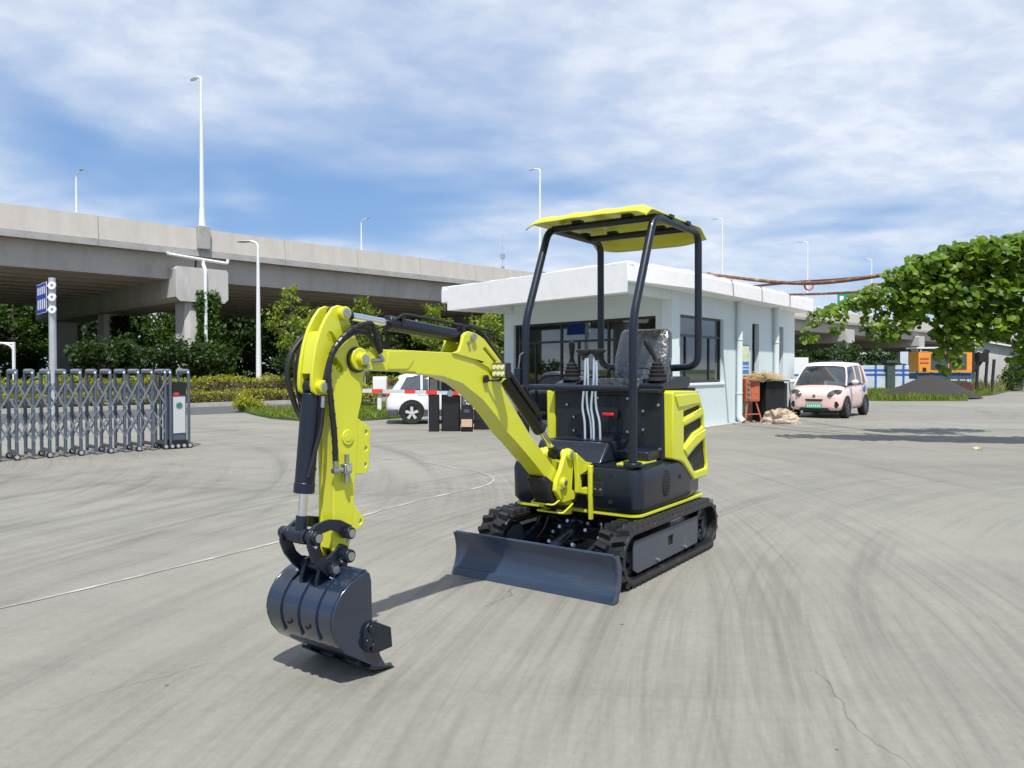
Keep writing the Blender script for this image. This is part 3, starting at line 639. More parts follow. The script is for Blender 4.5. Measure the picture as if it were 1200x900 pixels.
# ---------------- upper structure
def rrect(x0, x1, y0, y1, r, n=6):
    out = []
    for cx, cy, a in ((x1 - r, y1 - r, 0), (x0 + r, y1 - r, 90), (x0 + r, y0 + r, 180), (x1 - r, y0 + r, 270)):
        out += [(cx + r * math.cos(R(a + 90 * k / n)), cy + r * math.sin(R(a + 90 * k / n))) for k in range(n + 1)]
    return out
def body(z0, z1, x0, x1, y0, y1, r, tz=.0, bulge=0):
    a = rrect(x0, x1, y0, y1, r)
    return a
MB().prism(rrect(-.66, .50, -.49, .49, .09), .398, .418, 'z').build('base_plate', 'yellow', ex, bevel=.004)
# lower cowl in two halves either side of the boom bracket
def cowl(y0, y1, flip):
    rings = []
    for z, gx, gy in ((.420, -.025, -.025), (.455, 0, 0), (.66, .004, .004), (.700, -.006, -.006), (.715, -.035, -.03)):
        x1 = .515 + gx; x0 = -.70 - gx * .6; yy1 = y1 + gy; r = .085
        p = []
        p += [(x1, y0)]
        p += [(x1 - r + r * math.cos(R(a)), yy1 - r + r * math.sin(R(a))) for a in range(0, 91, 15)]
        p += [(-.30, yy1), (-.55, yy1 - .03)] + [(x0 + .12 - .12 * math.sin(R(a)), yy1 - .20 + .12 * math.cos(R(a))) for a in range(15, 91, 15)]
        p += [(x0, y0)]
        rings.append([(x, flip * y, z) for x, y in p])
    return MB().loft(rings)
near = cowl(.17, .50, 1).build('cowl', 'navy', ex, smooth=40)
far = cowl(.17, .50, -1).build('cowl', 'navy', ex, smooth=40)
cen = MB().box((-.16, 0, .568), (1.06, .34, .29)).build('centre_frame', 'navy', ex)
MB().prism([(-.69, .72), (-.3, .72), (.1, .72), (.14, .725), (.49, .725), (.49, .712), (-.69, .712)], -.44, .44, 'y').build('deck', 'navy', ex)
MB().prism([(.12, .24), (.44, .30), (.44, .43), (.10, .43)], .722, .734, 'z').build('deck_plate', 'yellow', ex, bevel=.003)
# cowl details: speaker-like vent, plugs, catch plate
for k in range(9):
    z = .498 + .0205 * k; hw = .058 * math.sqrt(max(.12, 1 - ((k - 4) / 4.6) ** 2))
    MB().box((.10, .5045, z), (2 * hw, .006, .010)).build('vent_slot', 'blackmatte', near)
for x, y, z, ax in ((.519, .30, .665, 'x'), (.519, .30, .49, 'x'), (-.13, .506, .60, 'y'), (-.52, .472, .55, 'y'), (.519, -.32, .64, 'x')):
    d = Vector((.003, 0, 0)) if ax == 'x' else Vector((0, .003, 0)); MB().cyl(Vector((x, y, z)) - d, Vector((x, y, z)) + d, .014, n=14).build('plug_hole', 'blackmatte', near)
MB().box((.519, .21, .575), (.006, .075, .075)).build('catch_plate', 'navy_dusty', near, bevel=.003)
for y in (.19, .23): MB().cyl((.52, y, .567), (.528, y, .567), .007, n=8).build('catch_screw', 'steel', near)
MB().box((.519, .21, .53), (.008, .08, .014)).build('catch_lip', 'black', near)
# boom bracket on the house
for s2 in (1, -1):
    MB().prism([(.67, .815), (.545, .745), (.40, .715), (.40, .53), (.375, .385), (.44, .385), (.485, .52), (.56, .53), (.64, .55), (.645, .66), (.66, .76)], s2 * .10, s2 * .135, 'y', [[(.46, .57), (.60, .575), (.605, .665), (.46, .665)]]).build('house_bracket', 'yellow', ex, bevel=.006)
MB().box((.43, 0, .71), (.06, .2, .03)).build('bracket_crossplate', 'yellow', ex, bevel=.004)
MB().prism([(.30, .41), (.30, .70), (.46, .70), (.46, .41)], -.145, .145, 'y').build('bracket_mount', 'blackmatte', ex)
MB().prism([(.505, .36), (.53, .36), (.54, .72), (.505, .72)], .14, .168, 'y').build('bracket_rib', 'yellow', ex, bevel=.005)
# swing post plates
for s2 in (1, -1):
    MB().prism([(.801, .705), (.742, .809), (.722, .835), (.69, .842), (.655, .83), (.640, .80), (.645, .70), (.66, .575), (.60, .545), (.632, .503), (.77, .50), (.86, .587), (.845, .655)], s2 * .066, s2 * .096, 'y').build('swing_post', 'yellow', ex, bevel=.006)
    MB().cyl((.70, s2 * .05, .80), (.70, s2 * .115, .80), .036, n=20).build('post_boss', 'yellow', ex, bevel=.004)
    MB().cyl((.70, s2 * .113, .80), (.70, s2 * .121, .80), .020, n=16).build('pin', 'steel', ex)
    MB().cyl((.772, s2 * .09, .63), (.772, s2 * .115, .63), .033, n=20).build('post_boss', 'yellow', ex, bevel=.004)
    MB().cyl((.772, s2 * .113, .63), (.772, s2 * .12, .63), .017, n=16).build('pin', 'steel', ex)
    MB().cyl((.80, s2 * .10, .595), (.80, s2 * .118, .595), .011, n=10).build('grease_fitting', 'steel', ex)
MB().cyl((.70, -.05, .80), (.70, .05, .80), .026, n=16).build('cylinder_pin', 'navy', ex)
MB().cyl((.60, 0, .40), (.60, 0, .74), .052, n=20).build('swing_pivot', 'yellow', ex)
# hose bundle under the boom foot
hb = MB(); hb.prism([(.79, .50), (.85, .505), (.965, .67), (.92, .69), (.80, .62)], -.064, .064, 'y'); hb.build('hose_cover', 'blackmatte', ex, bevel=.01)
for k in range(7): MB().tube(spline([(.955, -.05 + .0166 * k, .675), (.885, -.05 + .0166 * k, .56), (.80, -.05 + .0166 * k, .50), (.70, -.05 + .0166 * k, .45), (.55, -.05 + .0166 * k, .46)], 5), .0105, 8).build('hydraulic_hose', 'hose', ex)
MB().tube(rbend([(.80, .085, .52), (.87, .085, .50), (.87, -.085, .50), (.80, -.085, .52)], .02), .006, 8).build('hose_guard', 'yellow', ex)
MB().tube(rbend([(.66, .10, .48), (.78, .10, .435), (.78, -.10, .435), (.55, -.10, .42)], .02), .006, 8).build('hose_guard', 'yellow', ex)

# platform and seat box
MB().loft([[(.47, -.345, .725), (.47, .20, .725), (.02, .20, .725), (.02, -.345, .725)], [(.365, -.345, .855), (.33, .185, .855), (.02, .185, .855), (.02, -.345, .855)]]).build('foot_platform', 'navy_dusty', ex, bevel=.012)
MB().prism([(.02, .19), (.24, .19), (.24, .43), (.02, .43)], .73, .80, 'z').build('step_box', 'navy', ex, bevel=.012)
MB().box((.17, -.07, .8565), (.26, .40, .006)).build('floor_mat', 'black', ex)
sb = MB(); sb.prism(rrect(-.60, .03, -.43, .455, .03), .73, 1.185, 'z'); sb = sb.build('seat_box', 'navy', ex, bevel=.008)
MB().box((.034, .06, 1.03), (.008, .26, .27)).build('access_panel', 'navy', sb, bevel=.004)
for y, z in ((-.06, 1.145), (.18, 1.145), (.18, .91), (-.32, 1.09), (-.26, 1.0), (-.26, .90), (.30, 1.06), (.30, .93), (.415, 1.105), (.425, .80)):
    MB().cyl((.03, y, z), (.044, y, z), .009 if y < .4 else .011, n=10).build('bolt', 'steel', sb)
sw = MB().cyl((.036, .08, 1.03), (.062, .08, 1.03), .036, n=20).build('battery_switch', 'black', ex)
MB().box((.075, .045, 1.03), (.026, .085, .022)).build('switch_key', 'red', sw, bevel=.005)
# top tray, armrest consoles
MB().box((-.25, .0, 1.20), (.66, .87, .03)).build('tray', 'blackmatte', ex, bevel=.006)
for s2 in (1, -1):
    MB().prism([(.02, 1.21), (-.40, 1.21), (-.46, 1.235), (-.46, 1.30), (-.20, 1.30), (.02, 1.245)], s2 * .26, s2 * .44, 'y').build('console', 'navy', ex, bevel=.008)
    jy = .35 * s2
    jr = MB().lathe([(.072, 1.27), (.068, 1.29), (.058, 1.295), (.064, 1.315), (.05, 1.322), (.056, 1.342), (.043, 1.349), (.048, 1.368), (.036, 1.375), (.040, 1.392), (.026, 1.40), (.018, 1.43)], (-.08, jy, 0), 18).build('joystick', 'blackmatte', ex)
    d = Vector((.05, -.07 if s2 > 0 else .03, .16))
    MB().tube([Vector((-.08, jy, 1.40)) + d * t for t in (0, .3, .6, .85, 1)], [.017, .016, .021, .025, .017], 12).build('grip', 'black', jr)
# seat
seat = MB().prism(rrect(-.46, .0, -.2, .27, .07), 1.22, 1.285, 'z').build('seat_cushion', 'wrap', ex, bevel=.025, seg=3)
rings = []
for z, x, hw, th in ((1.26, -.44, .20, .05), (1.32, -.455, .232, .06), (1.45, -.49, .228, .065), (1.56, -.52, .216, .06), (1.635, -.54, .208, .05), (1.662, -.547, .188, .03)):
    rings.append([(x + th * math.cos(a) * (abs(math.cos(a)) ** -.35 if abs(math.cos(a)) > .05 else 1), .045 + hw * math.copysign(abs(math.sin(a)) ** .36, math.sin(a)), z) for a in [2 * math.pi * k / 24 for k in range(24)]])
MB().loft(rings).build('seat_back', 'wrap', ex, smooth=60)
for s2 in (1, -1): MB().tube([(-.37, s2 * .22, 1.24), (-.42, s2 * .225, 1.33), (-.44, s2 * .21, 1.36)], .014, 8).build('recliner', 'black', ex)
# side covers with louvres
def cover(s2):
    oy = .514
    P_ = [(.02, 1.19), (.0, 1.205), (-.41, 1.195), (-.455, 1.165), (-.52, 1.08), (-.55, 1.02), (-.57, .90), (-.645, .63), (-.645, .565), (-.62, .55), (-.375, .548), (-.18, .685), (-.10, .715), (.01, .735)]
    H1 = [(-.17, 1.055), (-.17, 1.005), (-.50, 1.065), (-.475, 1.092)]
    H2 = [(-.175, .945), (-.175, .80), (-.36, .890), (-.535, .925), (-.515, 1.0)]
    H3 = [(-.24, .72), (-.38, .605), (-.605, .612), (-.615, .65), (-.56, .835), (-.38, .775)]
    c = MB().prism(P_, s2 * .44, s2 * oy, 'y', [H1, H2, H3]).build('side_cover', 'yellow', ex, bevel=.011, seg=3)
    for H in (H1, H2, H3): MB().prism(H, s2 * .442, s2 * .494, 'y').build('louvre_mesh', 'mesh', c)
    for q in ([(-.155, .99), (-.165, .955), (-.52, 1.015), (-.53, 1.055)], [(-.16, .79), (-.22, .735), (-.38, .80), (-.565, .85), (-.57, .905), (-.36, .87)], [(.0, 1.175), (-.05, 1.09), (-.46, 1.11), (-.45, 1.155), (-.40, 1.18)]):
        MB().prism(q, s2 * (oy - .006), s2 * (oy + .010), 'y').build('cover_rib', 'yellow', c, bevel=.008, seg=3)
    return c
cover(1); cover(-1)
MB().prism([(-.60, .735), (-.68, .735), (-.67, .92), (-.60, 1.10), (-.52, 1.18), (-.45, 1.18)], -.435, .435, 'y').build('rear_hood', 'navy', ex, bevel=.02)
# levers
for y0, gy in ((-.043, -.065), (.027, .05)):
    lv = MB()
    lv.tube(spline([(.22, y0 - .018, .86), (.22, y0 - .022, .98), (.225, y0 - .036, 1.08), (.23, y0 - .026, 1.18), (.235, y0 - .012, 1.26), (.235, y0 - .009, 1.43)], 6), .0082, 10)
    lv.tube(spline([(.20, y0 + .022, .86), (.203, y0 + .018, .98), (.21, y0 - .004, 1.08), (.222, y0 - .004, 1.18), (.23, y0 + .010, 1.26), (.235, y0 + .009, 1.43)], 6), .0082, 10)
    lv = lv.build('travel_lever', 'zinc', ex)
    MB().loft([[(.23 + .028 * math.cos(a) * w, y0 + gy * .3 + (.06 if k < 3 else .065) * w2 * math.sin(a) , z) for a in [2 * math.pi * j / 14 for j in range(14)]] for k, (z, w, w2) in enumerate(((1.415, .6, .28), (1.44, .7, .32), (1.46, .9, .75), (1.475, 1.0, 1.0), (1.488, .9, 1.0), (1.494, .5, .7)))]).build('lever_grip', 'black', lv)
# front rail and canopy
fr_ = MB()
for s2 in (1, -1):
    P_ = rbend([(.44, s2 * .42, .72), (.44, s2 * .42, 1.68), (.135, s2 * .42, 2.388), (-.655, s2 * .42, 2.388), (-.665, s2 * .42, 1.37), (-.665, s2 * .17, 1.36)], .10, 6)
    MB().tube(P_, .0275, 16).build('canopy_post', 'navy', ex)
    MB().cyl((.44, s2 * .42, .722), (.44, s2 * .42, .748), .062, n=20).build('post_flange', 'navy', ex, bevel=.004)
    MB().box((-.60, s2 * .19, 1.30), (.1, .06, .14)).build('post_bracket', 'navy', ex, bevel=.004)
MB().tube([(.44, -.41, 1.225), (.44, .41, 1.225)], .021, 14).build('front_rail', 'navy', ex)
MB().tube([(.44, .41, 1.36), (.0, .30, 1.36), (-.3, .22, 1.34)], .006, 8).build('gas_strut', 'black', ex)
MB().box((.45, -.47, 1.28), (.05, .05, .16)).build('rail_bracket', 'navy', ex, bevel=.004)
MB().tube([(.46, -.47, 1.33), (.48, -.44, 1.45), (.48, -.41, 1.47)], .006, 8).build('rail_catch', 'steel', ex)
for x in (.09, -.45): MB().tube([(x, -.41, 2.388), (x, .41, 2.388)], .026, 14).build('canopy_crossbar', 'navy', ex)
for x, y in ((-.1, .42), (-.4, .42), (-.1, -.42), (-.4, -.42), (.09, -.2), (.09, .2), (-.45, -.2), (-.45, .2)):
    MB().box((x, y, 2.418), (.06, .07, .025)).build('roof_clamp', 'black', ex)
# moulded roof sheet: crowned, ribbed, edges turned down
rx, ry = 26, 27; vs = []
for i in range(rx):
    for j in range(ry):
        x = .315 - (.315 + .765) * i / (rx - 1); yc = -.505 + 1.01 * j / (ry - 1); y = yc
        ex_ = max(0, (abs(y) - .42) / .085); fx = max(0, (x - .205) / .11); bx = max(0, (-.645 - x) / .12)
        x -= .02 * (abs(y) / .5) ** 4 * fx
        z = 2.447 - .028 * ex_ ** 1.6 - .055 * fx ** 1.4 - .14 * bx ** 1.1 * (1 - .5 * (abs(y) / .505) ** 5) + .010 * (1 - (y / .5) ** 2)
        if abs(y) < .43 and x > -.60:
            z += .007 * (1 if (int((y + .43) / .123) % 2 == 0) else 0) * (1 - .7 * min(1, fx))
        vs.append((x, (yc if yc < 0 else yc * .90) - .012, z))
rf = MB(); rf.add(vs, [(i * ry + j, i * ry + j + 1, (i + 1) * ry + j + 1, (i + 1) * ry + j) for i in range(rx - 1) for j in range(ry - 1)])
rf.fix = True
ro = rf.build('canopy_roof', 'yellow', ex, smooth=50)
md = ro.modifiers.new('t', 'SOLIDIFY'); md.thickness = .008; md.offset = 0

# ---------------- boom
BOOM = [(2.522, 1.435), (2.465, 1.445), (2.134, 1.444), (1.805, 1.438), (1.62, 1.425), (1.50, 1.385), (1.41, 1.315), (1.345, 1.217), (1.235, 1.105), (1.069, 0.936), (0.945, 0.837), (0.816, 0.728), (0.74, 0.685), (0.72, 0.613), (0.743, 0.575), (0.836, 0.6), (0.915, 0.674), (1.059, 0.79), (1.214, 0.911), (1.312, 0.985), (1.426, 1.09), (1.556, 1.191), (1.734, 1.282), (1.895, 1.323), (2.122, 1.338), (2.384, 1.346), (2.452, 1.352), (2.523, 1.362), (2.535, 1.40)]
boom = MB().prism(BOOM, -.056, .056, 'y').build('boom', 'yellow', ex, bevel=.005)
BR = [(1.83, 1.436), (1.775, 1.45), (1.752, 1.488), (1.741, 1.532), (1.72, 1.548), (1.69, 1.556), (1.63, 1.547), (1.556, 1.519), (1.475, 1.457), (1.396, 1.395), (1.34, 1.30), (1.40, 1.27), (1.52, 1.36), (1.65, 1.405)]
slot = [(1.565, 1.465), (1.55, 1.475), (1.44, 1.395), (1.45, 1.38)]
for s2 in (1, -1):
    MB().prism(BR, s2 * .046, s2 * .066, 'y', [slot]).build('boom_bracket', 'yellow', boom, bevel=.004)
    MB().cyl((1.665, s2 * .06, 1.525), (1.665, s2 * .085, 1.525), .020, n=16).build('pin', 'steel', boom)
    MB().cyl((1.70, s2 * .06, 1.495), (1.70, s2 * .08, 1.495), .011, n=10).build('bolt', 'steel', boom)
    MB().cyl((2.487, s2 * .050, 1.398), (2.487, s2 * .07, 1.398), .052, n=28).build('boom_boss', 'yellow', boom, bevel=.004)
    MB().cyl((2.487, s2 * .068, 1.398), (2.487, s2 * .102, 1.398), .029, n=24).build('pin_sleeve', 'yellow', boom, bevel=.003)
    MB().cyl((2.487, s2 * .10, 1.398), (2.487, s2 * .106, 1.398), .020, n=20).build('pin', 'steel', boom)
    MB().cyl((2.465, s2 * .075, 1.365), (2.465, s2 * .10, 1.365), .010, n=10).build('bolt', 'steel', boom)
    MB().prism([(2.30, 1.352), (2.16, 1.354), (2.12, 1.395), (2.16, 1.436), (2.30, 1.436)], s2 * .0555, s2 * .0595, 'y').build('stiffener_plate', 'yellow', boom, bevel=.003)
# welded top and bottom flanges, slightly proud
MB().prism([(1.062, .80), (1.219, .922), (1.312, .985), (1.426, 1.09), (1.556, 1.191), (1.734, 1.282), (1.895, 1.323), (2.10, 1.337), (2.10, 1.332), (1.897, 1.317), (1.738, 1.276), (1.561, 1.184), (1.431, 1.083), (1.317, .978), (1.224, .914), (1.066, .794)], -.060, .060, 'y').build('bottom_flange', 'yellow', boom)
MB().cyl((2.487, -.075, 1.398), (2.487, .048, 1.398), .035, n=16).build('pin_shaft', 'blackmatte', boom)
MB().lathe([(.050, .048), (.059, .048), (.059, .060), (.050, .060)], (2.495, 0, 1.394), 28, 'y', True).build('seal_ring', 'black', boom)
# work light
wl_ = MB().box((1.462, .115, 1.345), (.05, .10, .085)).build('work_light', 'black', ex, bevel=.006)
MB().box((1.489, .115, 1.345), (.006, .088, .074)).build('lens_plate', 'steel', wl_)
for j in range(3):
    for k in range(2): MB().cyl((1.491, .087 + .028 * j, 1.327 + .036 * k), (1.497, .087 + .028 * j, 1.327 + .036 * k), .0125, n=14).build('led', 'lens', wl_)
MB().tube(rbend([(1.53, .065, 1.30), (1.53, .075, 1.29), (1.47, .115, 1.29), (1.46, .115, 1.31)], .02), .007, 8).build('light_bracket', 'black', wl_)
MB().prism(circ((1.545, 1.298), .022, 14), .062, .075, 'y').build('light_mount', 'black', wl_)
# cylinders
def ram(name, a, b, frac, r, rr, mat='navy', eye=.035, w=.05):
    a = Vector(a); b = Vector(b); m = a.lerp(b, frac); d = (b - a).normalized()
    c = MB().cyl(a + d * .03, m, r, n=24).build(name, mat, ex, bevel=.006)
    MB().cyl(m - d * .035, m + d * .012, r * 1.06, n=24).build('gland', mat, c, bevel=.004)
    MB().cyl(m, b - d * .02, rr, n=18).build('rod', 'chrome', c)
    MB().cyl(b - d * .085, b - d * .03, rr * 1.3, n=16).build('rod_end', mat, c)
    for q in (a, b): MB().cyl(q + Vector((0, -w / 2, 0)), q + Vector((0, w / 2, 0)), eye, n=20).build('eye', mat, c)
    return c
sc_ = ram('stick_cylinder', (1.655, 0, 1.528), (2.568, 0, 1.602), .64, .036, .019)
bc_ = ram('boom_cylinder', (1.50, 0, 1.50), (.70, 0, .80), .745, .042, .020, 'black')
kc_ = ram('bucket_cylinder', (2.706, 0, 1.276), (2.775, 0, .635), .70, .043, .020)
MB().tube(spline([(2.26, .03, 1.575), (2.20, .032, 1.602), (2.165, .032, 1.618), (2.10, .032, 1.618), (1.85, .03, 1.60), (1.63, .03, 1.582)], 5), .0075, 10).build('steel_pipe', 'black', sc_)
for x, z in ((1.70, 1.58), (2.17, 1.605)): MB().box((x, .02, z - .02), (.022, .04, .05)).build('pipe_clip', 'black', sc_)
MB().tube(spline([(1.64, .03, 1.585), (1.56, .035, 1.565), (1.46, .04, 1.48), (1.33, .05, 1.36), (1.15, .06, 1.20), (1.0, .055, 1.08)], 6), .013, 10).build('hydraulic_hose', 'hose', ex)
MB().tube(spline([(1.64, -.01, 1.585), (1.55, -.02, 1.555), (1.44, -.03, 1.48), (1.30, -.04, 1.35), (1.12, -.05, 1.18)], 6), .013, 10).build('hydraulic_hose', 'hose', ex)
MB().tube(rbend([(1.20, .045, 1.22), (1.17, .06, 1.26), (.98, .06, 1.08), (.96, .045, 1.03)], .03), .008, 8).build('steel_pipe', 'black', bc_)
# ---------------- arm
ARM = [(2.665, 1.242), (2.64, 1.098), (2.632, 0.872), (2.633, 0.645), (2.639, 0.551), (2.619, 0.512), (2.58, .50), (2.554, 0.504), (2.533, 0.589), (2.511, 0.733), (2.505, 0.857), (2.495, 0.914), (2.483, 1.14), (2.462, 1.205), (2.445, 1.346), (2.471, 1.451), (2.523, 1.543), (2.549, 1.591), (2.56, 1.62), (2.58, 1.633), (2.60, 1.635), (2.632, 1.622), (2.667, 1.581), (2.697, 1.53), (2.724, 1.46), (2.739, 1.394), (2.748, 1.336), (2.751, 1.281), (2.745, 1.255), (2.725, 1.241), (2.707, 1.238)]
def slot2(a, b, r):
    a = Vector(a); b = Vector(b); t = math.degrees(math.atan2(b.y - a.y, b.x - a.x))
    return circ(b, r, 7, t - 90, t + 90) + circ(a, r, 7, t + 90, t + 270)
SL = [slot2((2.648, 1.50), (2.612, 1.455), .017), slot2((2.622, 1.39), (2.588, 1.352), .017)]
arm = None
for s2 in (1, -1):
    o = MB().prism(ARM, s2 * .033, s2 * .050, 'y', SL).build('arm' if s2 == 1 else 'arm_far_plate', 'yellow', ex, bevel=.003)
    if s2 == 1: arm = o
    else: o.parent = arm
# box faces between the two plates
MB().prism([(2.655, 1.30), (2.66, 1.235), (2.632, 1.098), (2.626, .872), (2.627, .645), (2.63, .555), (2.56, .515), (2.54, .59), (2.52, .735), (2.512, .86), (2.49, 1.14), (2.47, 1.21), (2.455, 1.34), (2.49, 1.40), (2.58, 1.36)], -.033, .033, 'y').build('arm_box', 'yellow', arm)
MB().prism([(2.700, 1.51), (2.722, 1.45), (2.738, 1.33), (2.71, 1.33), (2.69, 1.45), (2.672, 1.52)], -.033, .033, 'y').build('arm_bridge', 'yellow', arm, bevel=.004)
MB().prism([(2.482, 1.13)] + [(2.447, 1.104), (2.42, 1.09), (2.404, 1.072), (2.402, 1.045), (2.414, 1.02), (2.404, .992), (2.406, .97), (2.418, .952), (2.410, .925), (2.414, .895), (2.43, .876), (2.46, .870), (2.505, .873)], -.012, .012, 'y', [circ(c_, .011, 12) for c_ in ((2.436, 1.06), (2.438, .985), (2.442, .91))]).build('hose_tab', 'yellow', arm, bevel=.003) if False else None
TAB = [(2.487, 1.13), (2.447, 1.104), (2.42, 1.09), (2.404, 1.072), (2.402, 1.045), (2.414, 1.02), (2.404, .992), (2.406, .97), (2.418, .952), (2.410, .925), (2.414, .895), (2.43, .876), (2.46, .870), (2.508, .873)]
MB().prism(TAB, .034, .049, 'y', [circ(c_, .011, 12) for c_ in ((2.436, 1.06), (2.438, .985), (2.442, .91))]).build('thumb_tab', 'yellow', arm, bevel=.003)
MB().prism(TAB, -.049, -.034, 'y', [circ(c_, .011, 12) for c_ in ((2.436, 1.06), (2.438, .985), (2.442, .91))]).build('thumb_tab', 'yellow', arm, bevel=.003)
TB2 = [(2.516, .745), (2.481, .700), (2.455, .675), (2.446, .655), (2.455, .635), (2.481, .622), (2.53, .612)]
for s2 in (1, -1): MB().prism(TB2, s2 * .034, s2 * .049, 'y', [circ((2.474, .652), .012, 12)]).build('thumb_tab', 'yellow', arm, bevel=.003)
for s2 in (1, -1):
    for (x, z, r1, r2) in ((2.578, 1.600, .030, .020), (2.706, 1.276, .028, .018)):
        MB().cyl((x, s2 * .048, z), (x, s2 * .078, z), r1, n=22).build('pin_boss', 'yellow', arm, bevel=.003)
        MB().cyl((x, s2 * .076, z), (x, s2 * .083, z), r2, n=18).build('pin', 'steel', arm)
    MB().cyl((2.55, s2 * .0495, 1.045), (2.55, s2 * .056, 1.045), .034, n=24).build('boss_ring', 'yellow', arm, bevel=.002)
    MB().cyl((2.55, s2 * .056, 1.045), (2.55, s2 * .058, 1.045), .018, n=20).build('boss_plug', 'yellow', arm)
# hoses and valve
for pts, r in (([(2.371, .08, 1.429), (2.387, .083, 1.469), (2.425, .085, 1.55), (2.467, .085, 1.556), (2.551, .085, 1.529), (2.621, .085, 1.477), (2.665, .08, 1.417), (2.685, .08, 1.324), (2.671, .08, 1.213), (2.648, .075, 1.063), (2.64, .07, .95)], .0125),
               ([(2.366, .075, 1.43), (2.404, .07, 1.48), (2.458, .07, 1.514), (2.526, .07, 1.515), (2.602, .072, 1.474), (2.661, .07, 1.406), (2.69, .07, 1.324), (2.70, .065, 1.25)], .0115),
               ([(2.70, .06, 1.20), (2.71, .06, 1.10), (2.735, .055, 1.013), (2.755, .05, .941), (2.77, .045, .888)], .0095),
               ([(2.56, -.07, 1.53), (2.66, -.08, 1.51), (2.733, -.085, 1.444), (2.766, -.085, 1.38), (2.77, -.085, 1.305), (2.75, -.08, 1.23), (2.73, -.07, 1.166), (2.72, -.04, 1.127)], .0125),
               ([(2.58, -.075, 1.51), (2.66, -.075, 1.485), (2.713, -.075, 1.418), (2.728, -.075, 1.324), (2.719, -.07, 1.23), (2.72, -.04, 1.16)], .0115)):
    h = MB().tube(spline(pts, 6), r, 10).build('hydraulic_hose', 'hose', ex)
    sp_ = spline(pts, 10)
    for i in range(2, len(sp_) - 2, 2):     # spiral guard
        d = (sp_[i + 1] - sp_[i - 1]).normalized()
        MB().cyl(sp_[i] - d * .0045, sp_[i] + d * .0045, r * 1.16, n=8).build('spiral_guard', 'black', h) if len(pts) > 8 and i % 4 == 0 else None
for q, d in (((2.371, .07, 1.425), (-.03, 0, -.035)), ((2.70, .062, 1.235), (.003, 0, -.05)), ((2.64, .07, .955), (-.002, 0, -.05)), ((2.36, .065, 1.395), (.05, 0, -.004)), ((2.72, -.04, 1.15), (.0, .0, -.04))):
    MB().cyl(q, Vector(q) + Vector(d), .010, n=12).build('hose_fitting', 'steel', ex)
vb = MB().box((2.575, .068, .908), (.042, .034, .045)).build('shutoff_valve', 'steel', ex, bevel=.004)
MB().cyl((2.575, .072, .935), (2.575, .072, .972), .011, n=12).build('valve_port', 'steel', vb)
MB().cyl((2.575, .072, .885), (2.575, .072, .845), .012, n=12).build('valve_port', 'steel', vb)
MB().cyl((2.60, .07, .905), (2.655, .07, .905), .012, n=12).build('valve_port', 'steel', vb)
MB().box((2.575, .088, .912), (.03, .008, .03)).build('valve_cap', 'chrome', vb, bevel=.003)
MB().cyl((2.655, -.05, .905), (2.655, -.09, .905), .014, n=12).build('valve_port', 'steel', vb)
# ---------------- linkage
def arcpoly(pts_out, pts_in): return pts_out + list(reversed(pts_in))
LA = [(2.545, .625), (2.553, .652), (2.615, .685), (2.679, .698), (2.75, .688), (2.796, .662), (2.806, .635), (2.79, .612), (2.765, .608), (2.74, .628), (2.722, .643), (2.674, .650), (2.63, .635), (2.60, .603), (2.575, .594), (2.552, .603)]
LB = [(2.79, .668), (2.812, .64), (2.811, .60), (2.79, .548), (2.752, .50), (2.712, .462), (2.685, .455), (2.658, .468), (2.652, .495), (2.672, .516), (2.70, .523), (2.73, .55), (2.748, .59), (2.746, .625), (2.755, .655)]
for s2 in (1, -1):
    la = MB().prism(LA, s2 * .062, s2 * .080, 'y').build('link', 'navy', ex, bevel=.003)
    MB().prism(LB, s2 * .081, s2 * .098, 'y').build('link', 'navy', ex, bevel=.003)
    for (x, z, y0, y1) in ((2.58, .624, .05, .108), (2.778, .638, .06, .118), (2.686, .486, .07, .122)):
        MB().cyl((x, s2 * y0, z), (x, s2 * y1, z), .027, n=20).build('link_boss', 'navy', la, bevel=.003)
        MB().cyl((x, s2 * (y1 - .002), z), (x, s2 * (y1 + .006), z), .018, n=18).build('pin', 'steel', la)
        MB().cyl((x + .012, s2 * (y1 - .02), z - .033), (x + .012, s2 * (y1), z - .036), .007, n=8).build('bolt', 'chrome', la)
MB().cyl((2.778, -.12, .638), (2.778, .12, .638), .022, n=16).build('link_shaft', 'navy', ex)
MB().cyl((2.775, -.055, .635), (2.775, .055, .635), .034, n=18).build('rod_boss', 'navy', ex)
# ---------------- bucket
BP = [(2.578, .463), (2.569, .427), (2.562, .255), (2.548, .175), (2.515, .085), (2.475, .02), (2.55, .045), (2.63, .095), (2.72, .152), (2.765, .205), (2.786, .26), (2.791, .299), (2.785, .335), (2.768, .372), (2.737, .411), (2.69, .442), (2.645, .458), (2.612, .470), (2.595, .474)]
hwb = .205
bk = MB()
shell = BP[6:]           # wrapper sheet from the lip round the back to the top
prev = None
outl = [Vector(q) for q in shell]; cen_ = Vector((2.65, .29)); inn_ = [q + (cen_ - q).normalized() * .012 for q in outl]
bk.prism([tuple(q) for q in outl] + [tuple(q) for q in reversed(inn_)], -hwb, hwb, 'y')
bk = bk.build('bucket', 'navy_dusty', ex, smooth=50)
MT['bucket'] = M('bucket_paint', (.015, .024, .046), .20, var=.15, vs=4, coat=.7, bump=.05, bs=10)
bk.data.materials[0] = MT['bucket']
